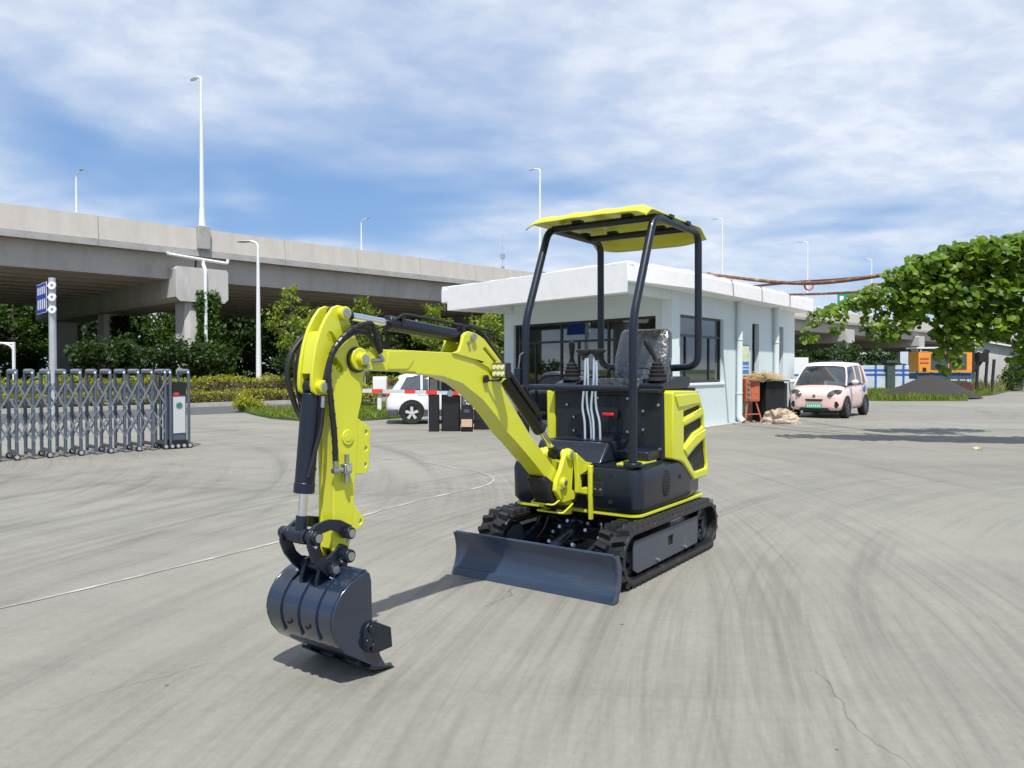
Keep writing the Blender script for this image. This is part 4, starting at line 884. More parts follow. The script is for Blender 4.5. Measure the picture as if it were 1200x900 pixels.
for s2 in (1, -1):
    MB().prism(BP, s2 * hwb, s2 * (hwb + .014), 'y').build('side_plate', MT['bucket'], bk, bevel=.004)
    CU = [(2.626, .215), (2.619, .236), (2.60, .252), (2.563, .251), (2.465, .198), (2.456, .108), (2.538, .108), (2.59, .118), (2.63, .15)]
    cu = MB().prism(CU, s2 * (hwb + .014), s2 * (hwb + .030), 'y').build('side_cutter', 'navy', bk, bevel=.003)
    for x, z in ((2.583, .225), (2.607, .170), (2.570, .142)): MB().cyl((x, s2 * (hwb + .026), z), (x, s2 * (hwb + .040), z), .021, n=18).build('bolt', 'navy', bk, bevel=.003)
    MB().prism([(2.62, .455), (2.735, .40), (2.735, .44), (2.71, .515), (2.66, .53), (2.60, .575), (2.56, .56), (2.545, .51), (2.565, .46)], s2 * .040, s2 * .060, 'y').build('bucket_ear', 'navy', bk, bevel=.004)
    MB().cyl((2.583, s2 * .04, .522), (2.583, s2 * .105, .522), .030, n=20).build('ear_boss', 'navy', bk, bevel=.003)
    MB().cyl((2.583, s2 * .103, .522), (2.583, s2 * .111, .522), .019, n=18).build('pin', 'steel', bk)
    MB().cyl((2.615, s2 * .07, .508), (2.615, s2 * .085, .508), .010, n=8).build('bolt', 'chrome', bk)
MB().cyl((2.583, -.1, .522), (2.583, .1, .522), .02, n=16).build('ear_shaft', 'navy', bk)
MB().cyl((2.686, -.1, .486), (2.686, .1, .486), .022, n=16).build('ear_shaft', 'navy', bk)
MB().prism([(2.42, .004), (2.44, .012), (2.56, .062), (2.575, .042), (2.55, .028)], -hwb - .012, hwb + .012, 'y').build('cutting_lip', 'navy_dusty', bk, bevel=.002)
for y in (-.15, 0, .15):
    MB().prism([(2.52, .022), (2.62, .083), (2.63, .072), (2.53, .01)], y - .03, y + .03, 'y').build('wear_pad', 'navy', bk, bevel=.003)
for y in (-.115, 0, .115):
    rb = [Vector(q) for q in BP[9:17]]; rbo = [q + (q - cen_).normalized() * .008 for q in rb]
    MB().prism([tuple(q) for q in rbo] + [tuple(q) for q in reversed(rb)], y - .005, y + .005, 'y').build('wear_rib', MT['bucket'], bk)
MB().cyl((2.60, -hwb, .462), (2.60, hwb, .462), .020, n=14).build('top_tube', MT['bucket'], bk)
for y in (-.06, .06): MB().cyl((2.776, y, .26), (2.792, y, .252), .011, n=12).build('drain_hole', 'blackmatte', bk)
# ================================================================== RETRACTABLE GATE (local x runs away from the drive head, y towards the yard)
gt = thing('retractable_gate', 'grey aluminium accordion gate with lattice bars and a motor head', 'gate', (-5.84, 12.93, 0), math.atan2(-.723, -.69))
SP, GD = .217, .41
upm = MB().tube(rbend([(0, 0, .05), (0, 0, 1.31), (0, -GD, 1.31), (0, -GD, .05)], .05, 4), .026, 8).mesh('upright_frame', 40); upm.materials.append(MT['gate'])
cpm = MB().tube([(0, -.03, 1.325), (0, -GD + .03, 1.325)], .034, 10).mesh('top_cap', 40); cpm.materials.append(MT['gatelight'])
dgl = math.hypot(SP, .42); dga = math.atan2(.42, SP)
bam = MB().box((0, 0, 0), (dgl, .012, .024)).mesh('lattice_bar', 0); bam.materials.append(MT['gatelight'])
whm = MB().lathe([(.015, -.022), (.048, -.02), (.048, .02), (.026, .024), (.026, .03), (.01, .032)], (0, 0, 0), 16, 'y').mesh('wheel', 40); whm.materials.append(MT['tyre'])
hbm = MB().lathe([(.03, .022), (.028, .034), (.005, .035)], (0, 0, 0), 14, 'y').mesh('hub', 40); hbm.materials.append(MT['galv'])
ftm = MB().box((0, -GD / 2, .115), (.05, GD, .05)).mesh('foot_rail', 0); ftm.materials.append(MT['gate'])
for i in range(20):
    x = SP * i
    inst('upright_frame', upm, gt, (x, 0, 0)); inst('top_cap', cpm, gt, (x, 0, 0)); inst('foot_rail', ftm, gt, (x, 0, 0))
    if i % 2 == 0:
        for y in (.0, -GD):
            w = inst('wheel', whm, gt, (x, y, .048)); inst('hub', hbm, w)
    if i < 19:
        for y in (.018, -GD - .018):
            for zc in (.96, .48):
                for sg in (1, -1): inst('lattice_bar', bam, gt, (x + SP / 2, y + .007 * sg, zc), (0, sg * dga, 0))
hd = MB().box((-.24, -GD / 2, .62), (.26, GD - .06, .98)).build('motor_head', 'gate', gt, bevel=.015)
MB().box((-.24, -.022, .575), (.205, .012, .62)).build('silver_panel', 'silver', hd)
MB().box((-.24, -.022, 1.03), (.225, .014, .22)).build('display', 'black', hd)
MB().box((-.19, -.013, .935), (.09, .006, .045)).build('red_label', 'barred', hd)
MB().cyl((-.24, -.017, .735), (-.24, -.011, .735), .058, n=24).build('round_emblem', 'steel', hd)
MB().cyl((-.24, -.012, .735), (-.24, -.008, .735), .046, n=24).build('emblem_centre', 'green', hd)
for x in (-.085, -.395): inst('upright_frame', upm, gt, (x, 0, 0)); inst('top_cap', cpm, gt, (x, 0, 0))
MB().box((-.24, -GD / 2, .10), (.32, GD, .07)).build('head_base', 'blackmatte', gt)
for x in (-.10, -.20, -.30, -.40):
    for y in (.01, -GD): w = inst('wheel', whm, gt, (x, y, .048)); inst('hub', hbm, w)

# ================================================================== BARRIER AND KIOSKS
bx = thing('barrier_gate', 'red and white boom barrier arm on a black cabinet at the exit lane', 'barrier', (-1.34, 16.9, 0), 0)
MB().box((0, 0, .56), (.40, .34, 1.12)).build('cabinet', 'black', bx, bevel=.02)
MB().box((0, -.172, .56), (.34, .006, .98)).build('cabinet_door', 'black', bx, bevel=.003)
MB().box((-.0, -.178, .86), (.06, .006, .1)).build('cabinet_badge', 'silver', bx)
MB().box((.02, -.19, 1.16), (.5, .42, .05)).build('cabinet_top', 'black', bx, bevel=.01)
for k in range(14):
    a, b = .42 - .235 * k, .42 - .235 * (k + 1)
    MB().box(((a + b) / 2, -.24, .835 + .006 * k), (abs(b - a), .05, .085)).build('arm_segment', 'barred' if k in (1, 3, 5, 8, 11, 13) and k != 0 else 'silver', bx)
MB().cyl((.0, -.27, .83), (.0, -.16, .83), .07, n=18).build('arm_hub', 'steel', bx)
pk = thing('card_reader_post', 'tall black card reader post with silver edge beside the barrier', 'post', (-1.70, 16.75, 0))
MB().box((0, 0, .62), (.22, .2, 1.24)).build('housing', 'black', pk, bevel=.015)
MB().box((-.117, -.07, .62), (.012, .03, 1.2)).build('edge_strip', 'silver', pk)
MB().box((0, -.102, .98), (.16, .006, .32)).build('reader_screen', 'headlamp', pk)
kk = thing('payment_kiosk', 'black payment kiosk with a brown cardboard box face near the ground', 'kiosk', (-.98, 16.75, 0))
MB().box((0, 0, .63), (.25, .24, 1.26)).build('housing', 'black', kk, bevel=.015)
MB().box((0, -.123, .83), (.19, .006, .5)).build('screen', 'headlamp', kk)
for x, z in ((-.03, .68), (.0, .62), (.04, .6)): MB().box((x, -.128, z), (.022, .006, .03)).build('sticker', 'white', kk)
MB().box((0, -.128, .45), (.12, .006, .08)).build('keypad', 'panel', kk)
MB().box((0, -.15, .19), (.23, .06, .16)).build('cardboard_panel', 'cardboard', kk)
k2 = thing('dark_cabinet', 'plain black equipment cabinet standing behind the payment kiosk', 'cabinet', (-.68, 17.35, 0))
MB().box((0, 0, .55), (.34, .3, 1.1)).build('housing', 'black', k2, bevel=.015); MB().box((0, -.152, .62), (.28, .006, .8)).build('door', 'frame', k2); MB().box((.2, .1, .05), (.3, .2, .1)).build('foot', 'blackmatte', k2)
ub = thing('utility_box', 'small white utility box on a post in the grass verge', 'utility box', (-4.05, 23.6, .07))
MB().box((0, 0, .80), (.42, .25, .52)).build('box', 'white', ub, bevel=.02); MB().box((-.02, 0, .27), (.12, .1, .54)).build('post', 'white', ub); MB().box((0, -.128, .8), (.34, .006, .42)).build('door', 'white', ub, bevel=.002)
u2 = thing('marker_post', 'short white marker post behind the white car', 'post', (-3.35, 23.4, .0))
MB().cyl((0, 0, 0), (0, 0, .86), .085, n=14).build('shaft', 'white', u2); MB().lathe([(.085, .86), (.07, .9), (.03, .92)], n=14).build('cap', 'white', u2)

# ================================================================== POSTS AND SIGNS
sp_ = thing('road_sign', 'blue road sign seen nearly edge on, clamped to a grey pole behind the gate', 'road sign', (-11.95, 20.0, 0), 0)
MB().cyl((0, 0, 0), (0, 0, 3.73), .095, .085, 14).build('pole', 'galv', sp_)
d = Vector((-.66, .75, 0)).normalized(); nrm_ = Vector((-d.y, d.x, 0)) if False else Vector((-.75, -.66, 0)).normalized()
pl_ = MB(); c_ = Vector((-.16, .02, 3.24)); m4 = Matrix(((d.x, -nrm_.x, 0, 0), (d.y, -nrm_.y, 0, 0), (0, 0, 1, 0), (0, 0, 0, 1)))
plt = MB().box(c_ + d * .62, (1.24, .02, .76), M4=m4).build('sign_plate', 'signblue', sp_)
MB().box(c_ + d * .62 + nrm_ * .001, (1.27, .014, .79), M4=m4).build('sign_border', 'white', plt)
for j in range(4):
    for k, hh in ((0, .2), (1, .26)):
        MB().box(c_ + d * (.2 + .28 * j) + nrm_ * .012 + Vector((0, 0, .2 - .36 * k)), (.14, .006, hh), M4=m4).build('sign_character', 'white', plt)
for z in (3.52, 3.22, 2.90):
    MB().lathe([(.04, -.02), (.10, -.02), (.10, .02), (.04, .02)], (.07, -.12, z), 18, 'y', True).build('clamp', 'white', sp_)
    MB().box((-.05, 0, z), (.2, .03, .05)).build('clamp_strap', 'galv', sp_)
tl = thing('signal_pole', 'thin white signal pole with a bracket arm rising behind the gate', 'pole', (-19.45, 30.0, 0))
MB().cyl((0, 0, 0), (0, 0, 2.42), .06, n=10).build('pole', 'white', tl); MB().tube([(0, 0, 2.36), (-1.8, .2, 2.42)], .045, 8).build('arm', 'white', tl); MB().tube(spline([(0, 0, 2.0), (-.1, 0, 2.25), (-.4, .03, 2.37)], 5), .035, 8).build('brace', 'white', tl)
q = BF(-8.5, 33); gp = thing('gantry_column', 'pale grey gantry column with ladder rungs beyond the overpass', 'column', (-33.3, 60.0, 0))
MB().cyl((0, 0, 0), (0, 0, 6.5), .34, .3, 16).build('shaft', 'galv', gp); MB().cyl((.95, .1, 0), (.95, .1, 6.4), .06, n=8).build('ladder_rail', 'galv', gp)
for k in range(12): MB().tube([(.3, .1, .6 + .5 * k), (.98, .1, .6 + .5 * k)], .05, 6).build('rung', 'galv', gp)
wp = thing('mast_pole', 'thin white pole next to the gantry column beyond the overpass', 'pole', (-33.55, 59.4, 0), 0)
wp.location.x = -33.8; MB().cyl((0, 0, 0), (0, 0, 6.4), .12, .1, 10).build('shaft', 'white', wp); MB().box((.2, 0, 1.6), (.4, .15, .25)).build('junction_box', 'white', wp)
# highway signs on the bridge
for i, (t, p, z0, w_, h_) in enumerate(((103, 8, 11.1, 4.4, 1.9), (109, 8, 11.3, 4.0, 1.8), (129, 6, 9.9, 2.0, 2.4))):
    q = BF(t, p); hs_ = thing('highway_sign', ('green highway sign half hidden by the vine tip', 'green highway sign over the vine beside the pipe end', 'small green sign seen through the gap in the vine')[i], 'road sign', (q.x, q.y, 7.1), 0)
    MB().box((0, 0, z0 - 7.1 + h_ / 2), (w_, .1, h_)).build('panel', 'signgreen', hs_)
    for k in range(4): MB().box((-w_ * .36 + w_ * .24 * k, -.06, z0 - 7.1 + h_ * .55), (w_ * .13, .02, h_ * .35)).build('character', 'white', hs_)
    for s2 in (-1, 1): MB().cyl((s2 * w_ * .3, .15, 0), (s2 * w_ * .3, .15, z0 - 7.1 + h_), .12, n=8).build('post', 'galv', hs_)
ms = thing('telecom_mast', 'distant thin telecom mast above the overpass', 'mast', (-4.6, 380, 0))
MB().cyl((0, 0, 0), (0, 0, 68), .22, .1, 8).build('shaft', 'galv', ms)
for z, r_ in ((50, .8), (56, 1.0)):
    MB().lathe([(r_ * .9, z), (r_, z), (r_, z + .4), (r_ * .9, z + .4)], n=14).build('platform', 'galv', ms)
    for k in range(4): a = k * 1.57 + .4; MB().box((r_ * math.cos(a), r_ * math.sin(a), z + 1.4), (.22, .22, 1.8)).build('antenna', 'panel', ms)

# ================================================================== CARS (local x forward, y left)
def wheel(parent, x, y, r, sgn, rim='silver', spokes=5):
    w = MB().lathe([(r * .62, -.09), (r * .93, -.10), (r, -.06), (r, .06), (r * .93, .10), (r * .62, .09)], (0, 0, 0), 32, 'y', True).build('wheel', 'tyre', parent); w.location = (x, y, r)
    MB().lathe([(r * .60, .03), (r * .66, .088 * 1), (r * .60, .088), (r * .55, .05), (.01, .04)], (0, 0, 0), 28, 'y').build('rim_dish', 'blackmatte', w)
    for k in range(spokes):
        a = 2 * math.pi * k / spokes + .3
        m = MB(); ca, sa = math.cos(a), math.sin(a)
        m.add([(ca * .1 * r - sa * .10 * r, .085, sa * .1 * r + ca * .10 * r), (ca * .1 * r + sa * .10 * r, .085, sa * .1 * r - ca * .10 * r), (ca * .63 * r + sa * .14 * r, .08, sa * .63 * r - ca * .14 * r), (ca * .63 * r - sa * .14 * r, .08, sa * .63 * r + ca * .14 * r),
               (ca * .1 * r - sa * .10 * r, .05, sa * .1 * r + ca * .10 * r), (ca * .1 * r + sa * .10 * r, .05, sa * .1 * r - ca * .10 * r), (ca * .63 * r + sa * .14 * r, .05, sa * .63 * r - ca * .14 * r), (ca * .63 * r - sa * .14 * r, .05, sa * .63 * r + ca * .14 * r)],
              [(0, 1, 2, 3), (7, 6, 5, 4), (0, 4, 5, 1), (1, 5, 6, 2), (2, 6, 7, 3), (3, 7, 4, 0)]); m.fix = True
        m.build('spoke', rim, w)
    MB().cyl((0, .05, 0), (0, .092, 0), r * .16, n=12).build('hub_cap', rim, w)
    if sgn < 0: w.rotation_euler = (0, 0, math.pi)
    return w
def body_ring(x, hw, zl, zt, crown=.02, low=.88, shoulder=.93):
    zm = zl + (zt - zl) * .45
    h = [(hw * low, zl), (hw * .985, zl + (zt - zl) * .12), (hw, zm), (hw * .99, zl + (zt - zl) * .72), (hw * shoulder, zt - .02), (hw * .6, zt + crown * .7), (0, zt + crown)]
    return [(x, y, z) for y, z in h] + [(x, -y, z) for y, z in reversed(h[:-1])]
def cab_ring(x0, x1, hwb, hwt, zb, zt):   # one slanted station of the greenhouse: bottom at x0, top at x1
    h = [(x0, hwb, zb), (x0 * .5 + x1 * .5, hwb * .55 + hwt * .45, zb * .5 + zt * .5), (x1, hwt, zt - .05), (x1, hwt * .86, zt), (x1, 0, zt + .02)]
    return h + [(x, -y, z) for x, y, z in reversed(h[:-1])]

def strip(a, b, wa, wb, s2, name, mat, parent):
    P_ = [(a[0] + wa / 2, a[1], a[2]), (a[0] - wa / 2, a[1], a[2]), (b[0] - wb / 2, b[1], b[2]), (b[0] + wb / 2, b[1], b[2])]
    mid = lambda p, q: tuple((p[i] + q[i]) / 2 + (.012 if i == 1 else 0) for i in range(3))
    P_ = [P_[0], P_[1], mid(P_[1], P_[2]), P_[2], P_[3], mid(P_[3], P_[0])]
    m = MB(); m.add([(x, s2 * (y + .012), z) for x, y, z in P_] + [(x, s2 * (y - .02), z) for x, y, z in P_], [(0, 1, 2, 5), (5, 2, 3, 4), (6, 7, 8, 11), (11, 8, 9, 10)] + [(i, (i + 1) % 6, 6 + (i + 1) % 6, 6 + i) for i in range(6)]); m.fix = True
    return m.build(name, mat, parent, bevel=.008)
# --- pink city car
pc = thing('city_car', 'small pale pink electric city car parked beside the guard house', 'car', (9.31, 22.5, 0), math.atan2(-.788, -.616))
st = [(1.50, .40, .30, .62), (1.47, .58, .22, .68), (1.38, .70, .19, .76), (1.20, .745, .18, .83), (.95, .755, .18, .90), (.60, .755, .18, .95), (.0, .755, .18, .97), (-.6, .755, .18, .98), (-1.1, .755, .18, .98), (-1.38, .73, .20, .98), (-1.47, .66, .24, .95), (-1.50, .5, .32, .85)]
cb = MB().loft([body_ring(*s_) for s_ in st]).build('body', 'pink', pc, smooth=60, subsurf=1)
gl = [cab_ring(.95, .50, .70, .56, .90, 1.42), cab_ring(.60, .35, .725, .60, .94, 1.50), cab_ring(.0, .0, .73, .62, .95, 1.535), cab_ring(-.7, -.7, .73, .62, .96, 1.53), cab_ring(-1.36, -1.14, .71, .60, .96, 1.48), cab_ring(-1.44, -1.26, .66, .55, .96, 1.42)]
MB().loft(gl).build('glasshouse', 'carglass', pc, smooth=50)
MB().loft([[(x, y * hw, z) for y, z in ((-1, zt - .075), (-.9, zt + .008), (-.5, zt + .028), (0, zt + .034), (.5, zt + .028), (.9, zt + .008), (1, zt - .075))] for x, hw, zt in ((.50, .575, 1.425), (.35, .615, 1.503), (.0, .633, 1.54), (-.7, .633, 1.535), (-1.16, .613, 1.485), (-1.28, .565, 1.42))], closed=False, cap=False).build('roof', 'pinkwhite', pc, smooth=60)
for s2 in (1, -1):
    for a, b_, wa, wb, mt in (((.96, .715, .90), (.47, .575, 1.43), .07, .07, 'pinkwhite'), ((.02, .738, .94), (.02, .625, 1.50), .07, .06, 'pink'), ((-.62, .738, .94), (-.62, .625, 1.50), .09, .08, 'pink'), ((-1.20, .718, .95), (-1.06, .605, 1.46), .24, .16, 'pink')):
        strip(a, b_, wa, wb, s2, 'pillar', mt, pc)
    for x in (.985, -.975):
        MB().prism(circ((x, .30), .325, 24, -6, 186), s2 * .60, s2 * .762, 'y').build('wheel_arch', 'blackmatte', pc)
        wheel(pc, x, s2 * .685, .285, s2, 'panel', 6)
    hl = MB().loft([[(1.33 + dx - .06 * math.cos(a), s2 * (.51 + .17 * math.cos(a) * w), .69 + .10 * w * math.sin(a) + .05 * math.cos(a)) for a in [2 * math.pi * k / 14 for k in range(14)]] for dx, w in ((-.06, 1.0), (.095, 1.0), (.125, .85), (.14, .3))]).build('headlight', 'headlamp', pc, smooth=50)
    MB().lathe([(.05, 0), (.045, .03), (.01, .04)], (1.445, s2 * .48, .685), 14, 'x').build('projector', 'chrome', hl)
    MB().prism([(s2 * .58, .28), (s2 * .52, .34), (s2 * .53, .46), (s2 * .60, .47), (s2 * .645, .38)], 1.30, 1.468, 'x').build('fog_recess', 'blackmatte', pc)
    mr_ = MB().loft([[(.66 + dx, s2 * (.86 + .10 * w * math.cos(a)), 1.0 + .065 * w * math.sin(a)) for a in [2 * math.pi * k / 12 for k in range(12)]] for dx, w in ((.07, .4), (.05, .85), (0, 1), (-.04, .95))]).build('wing_mirror', 'pinkwhite', pc, smooth=60)
    MB().tube([(.68, s2 * .72, .95), (.68, s2 * .80, .975)], .02, 8).build('mirror_stalk', 'black', mr_)
    dr = MB(); dr.tube([(.56, s2 * .758, .30), (.60, s2 * .761, .60), (.58, s2 * .748, .93)], .004, 5); dr.tube([(-.60, s2 * .758, .30), (-.64, s2 * .761, .60), (-.62, s2 * .748, .93)], .004, 5); dr.tube([(.56, s2 * .752, .27), (-.58, s2 * .752, .27)], .004, 5); dr.build('door_gap', 'blackmatte', pc)
    MB().box((-.46, s2 * .762, .80), (.15, .02, .03)).build('door_handle', 'pinkwhite', pc, bevel=.006)
    MB().prism(circ((-.85, .78), .10, 16), s2 * .745, s2 * .764, 'y').build('side_emblem', MT['fenceblue'], pc)
MB().prism([(-.20, .475), (.20, .475), (.24, .53), (-.24, .53)], 1.42, 1.512, 'x').build('grille', 'blackmatte', pc)
MB().prism([(-.42, .20), (.42, .20), (.36, .29), (-.36, .29)], 1.38, 1.500, 'x').build('air_intake', 'blackmatte', pc)
pn_ = MB().box((1.512, 0, .345), (.012, .42, .13)).build('number_plate', 'plate', pc)
for k in range(7): MB().box((1.520, -.165 + .055 * k, .345), (.004, .03, .07)).build('plate_character', 'white', pn_)
MB().cyl((1.475, 0, .625), (1.512, 0, .62), .04, n=16).build('badge', 'steel', pc)
MB().box((1.2, .1, .17), (.3, .9, .05)).build('under_tray', 'blackmatte', pc)
MB().tube([(.93, -.45, .925), (.86, .05, .965)], .008, 6).build('wiper', 'blackmatte', pc)
MB().lathe([(.155, -.012), (.175, -.012), (.175, .012), (.155, .012)], (.55, .30, .99), 20, 'x', True).build('steering_wheel', 'blackmatte', pc)
for y in (.33, -.33): MB().box((-.12, y, 1.0), (.14, .42, .62)).build('front_seat', 'blackmatte', pc, bevel=.05)

# --- white SUV leaving at the barrier
wc = thing('parked_suv', 'white compact SUV with dark lower cladding waiting behind the barrier', 'car', (-1.52, 19.75, 0), math.radians(8), scale=.80)
st = [(2.13, .55, .42, .80), (2.08, .78, .30, .88), (1.9, .88, .26, .95), (1.4, .915, .25, 1.02), (.85, .92, .25, 1.06), (0, .92, .25, 1.08), (-.9, .92, .25, 1.09), (-1.6, .915, .26, 1.09), (-1.95, .88, .30, 1.06), (-2.08, .82, .36, 1.0), (-2.13, .6, .45, .9)]
MB().loft([body_ring(*s_) for s_ in st]).build('body', 'carwhite', wc, smooth=60, subsurf=1)
gl = [cab_ring(1.15, .45, .80, .62, 1.02, 1.46), cab_ring(.7, .25, .86, .68, 1.05, 1.55), cab_ring(0, 0, .87, .70, 1.06, 1.59), cab_ring(-1.0, -1.0, .87, .70, 1.07, 1.575), cab_ring(-1.85, -1.45, .85, .66, 1.07, 1.52), cab_ring(-2.0, -1.65, .80, .6, 1.06, 1.47)]
MB().loft(gl).build('glasshouse', 'carglass', wc, smooth=50)
MB().loft([[(x, y * hw, z) for y, z in ((-1, zt - .08), (-.9, zt + .008), (-.5, zt + .03), (0, zt + .036), (.5, zt + .03), (.9, zt + .008), (1, zt - .08))] for x, hw, zt in ((.45, .635, 1.465), (.25, .695, 1.553), (0, .715, 1.595), (-1.0, .715, 1.58), (-1.5, .675, 1.525), (-1.72, .61, 1.46))], closed=False, cap=False).build('roof', 'carwhite', wc, smooth=60)
for s2 in (1, -1):
    for a, b_, wa, wb in (((1.14, .815, 1.03), (.42, .64, 1.48), .09, .08), ((-.05, .878, 1.06), (-.15, .705, 1.55), .07, .06), ((-1.02, .878, 1.06), (-1.02, .705, 1.55), .07, .06), ((-1.80, .85, 1.07), (-1.52, .665, 1.51), .24, .15)):
        strip(a, b_, wa, wb, s2, 'pillar', 'carwhite', wc)
    for x in (1.32, -1.32):
        MB().prism(circ((x, .36), .40, 24, -12, 192), s2 * .70, s2 * .922, 'y').build('wheel_arch', 'blackmatte', wc)
        wheel(wc, x, s2 * .86, .345, s2, 'silver', 5)
    MB().prism([(1.0, .24), (-1.0, .24), (-.92, .45), (.92, .45)], s2 * .85, s2 * .933, 'y').build('side_cladding', 'panel', wc, bevel=.01)
    MB().box((-1.9, s2 * .86, .37), (.32, .1, .2)).build('bumper_cladding', 'panel', wc, bevel=.03)
    MB().prism(circ((-.60, .80), .12, 14), s2 * .90, s2 * .924, 'y').build('door_emblem', 'rustdark', wc)
    for k in range(6): MB().box((-1.12 + .075 * k, s2 * .922, .95), (.05, .008, .045)).build('door_lettering', 'panel', wc)
    MB().loft([[(1.0 + dx, s2 * (1.0 + .11 * w * math.cos(a)), 1.12 + .08 * w * math.sin(a)) for a in [2 * math.pi * k / 12 for k in range(12)]] for dx, w in ((.07, .4), (0, 1), (-.05, .95))]).build('wing_mirror', 'carwhite', wc, smooth=60)
    MB().box((-2.04, s2 * .70, .93), (.12, .26, .14)).build('tail_light', 'barred', wc, bevel=.03)
    MB().tube([(.02, s2 * .924, .45), (0, s2 * .924, 1.05)], .005, 5).build('door_gap', 'blackmatte', wc)

# ================================================================== CORNER BY THE GUARD HOUSE
ob = thing('orange_stove', 'rust orange metal box with round knobs on a four legged stand', 'stove', (6.02, 19.55, 0), math.radians(20))
MB().box((0, 0, .83), (.42, .36, .58)).build('cabinet', 'rustorange', ob, bevel=.01)
MB().box((-.135, -.182, .83), (.15, .01, .55)).build('knob_panel', 'rustorange', ob, bevel=.003); MB().box((.08, -.182, .83), (.25, .01, .5)).build('door', 'rustorange', ob, bevel=.003)
for k in range(4): MB().cyl((-.135, -.185, .64 + .125 * k), (-.135, -.215, .64 + .125 * k), .042, n=16).build('knob', 'steel', ob)
for x in (-1, 1):
    for y in (-1, 1): MB().tube([(x * .13, y * .12, .55), (x * .26, y * .22, 0)], .022, 8).build('leg', 'rustorange', ob)
for y in (-1, 1): MB().tube([(-.21, y * .185, .22), (.21, y * .185, .22)], .015, 6).build('brace', 'rustorange', ob)
bb = thing('black_cabinet', 'black metal cabinet topped with straw beside the orange stove', 'cabinet', (6.66, 19.95, 0), math.radians(25))
MB().box((0, 0, .52), (.62, .5, 1.04)).build('housing', 'blackmatte', bb, bevel=.01); MB().box((.36, -.1, .5), (.1, .3, 1.0)).build('side_column', 'frame', bb, bevel=.01); MB().box((-.25, -.1, 1.06), (1.3, .5, .03)).build('top_board', 'pillar', bb)
hb_ = thing('black_bin', 'small black bin beside the pink car', 'bin', (7.36, 20.65, 0)); MB().lathe([(.09, 0), (.11, .30), (.12, .31), (.12, .33), (.08, .335)], n=16).build('tub', 'black', hb_); MB().box((0, 0, .345), (.1, .05, .02)).build('lid_grip', 'black', hb_)

# ================================================================== FENCE AND RIG BEYOND
random.seed(5)
FX0, FY = 14.6, 46.0
hf = thing('hoarding_fence', 'blue and white site hoarding fence with dark pillars', 'fence', (FX0, FY, 0), math.radians(4))
for i in range(9):
    x = -2.2 + 1.75 * i
    MB().box((x + .87, 0, .86), (1.62, .04, 1.5)).build('panel', 'fencewhite', hf)
    for z in (1.05, 1.32): MB().box((x + .87, -.035, z), (1.6, .02, .10)).build('rail', 'fenceblue', hf)
    MB().box((x + .87, -.05, .86), (.1, .06, 1.5)).build('stile', 'fenceblue', hf)
    if i % 2 == 0: p_ = MB().box((x, .02, .9), (.5, .5, 1.8)).build('pillar', 'pillar', hf, bevel=.01); MB().box((x, .02, 1.83), (.7, .7, .14)).build('pillar_cap', 'pillar', p_)
nb = thing('notice_board', 'white notice board standing at the end of the hoarding fence', 'board', (15.5, 41.5, 0)); MB().box((0, 0, 1.55), (1.0, .05, .9)).build('board', 'white', nb)
for x in (-.4, .4): MB().cyl((x, .05, 0), (x, .05, 1.9), .04, n=8).build('post', 'galv', nb)

rg = thing('drilling_rig', 'orange drilling rig with grey side doors on crawler tracks', 'drilling rig', (23.55, 42.0, 0), math.radians(-6))
MB().box((-.15, 0, 1.75), (2.75, 1.3, 1.12)).build('housing', 'orange', rg, bevel=.03)
for x in (-.45, .5): MB().box((x, -.66, 1.78), (.88, .03, .86)).build('side_door', 'panel', rg, bevel=.01)
for k in range(2): MB().box((-1.22, -.66, 1.95 + .22 * -k), (.45, .02, .10)).build('louvre', 'rustorange', rg)
MB().box((-1.22, -.66, 1.35), (.18, .02, .2)).build('hatch', 'blackmatte', rg)
MB().box((-.15, 0, 2.52), (3.0, 1.5, .08)).build('canopy', 'white', rg)
for x in (-1.48, 1.2):
    for y in (-.6, .6): MB().box((x, y, 2.4), (.06, .06, .22)).build('canopy_post', 'blackmatte', rg)
MB().box((-.1, 0, 1.0), (2.9, 1.1, .34)).build('chassis', 'rigblue', rg, bevel=.02)
MB().box((1.35, -.5, 1.75), (.09, .09, 1.7)).build('mast_post', 'frame', rg)
for y in (-.5, .5):
    tk = MB().prism(circ((-.55, .36), .34, 12, 90, 270) + circ((.95, .36), .34, 12, -90, 90), y - .2, y + .2, 'y').build('crawler_track', 'rustdark', rg)
    for k in range(12): MB().box((-.6 + .14 * k, y, .705), (.05, .42, .03)).build('track_shoe', 'bark', tk)
ar = MB().box((2.0, 0, 2.0), (.5, .5, .5)); ar.cyl((1.6, 0, 1.3), (2.3, 0, 2.4), .14); ar.build('drill_head', 'blackmatte', rg)
for x, z0, z1 in ((1.7, .3, 2.3), (2.15, .2, 2.0), (2.5, .3, 1.9)): MB().cyl((x, -.1, z0), (x + .1, -.1, z1), .08, n=8).build('drill_rod', 'frame', rg)
sh = thing('site_shed', 'grey white shed with a shallow sloped roof beyond the drilling rig', 'shed', (32.6, 50.5, 0), math.radians(-8))
MB().prism([(-1.9, 0), (1.9, 0), (1.9, 2.5), (-1.9, 3.2)], 0, 5, 'y').build('wall', 'concrete2', sh); MB().prism([(-2.2, 3.26), (2.3, 2.43), (2.3, 2.53), (-2.2, 3.36)], -.3, 5.3, 'y').build('roof', 'white', sh); MB().box((.5, -.02, 1.1), (.9, .06, 2.1)).build('door', 'panel', sh)
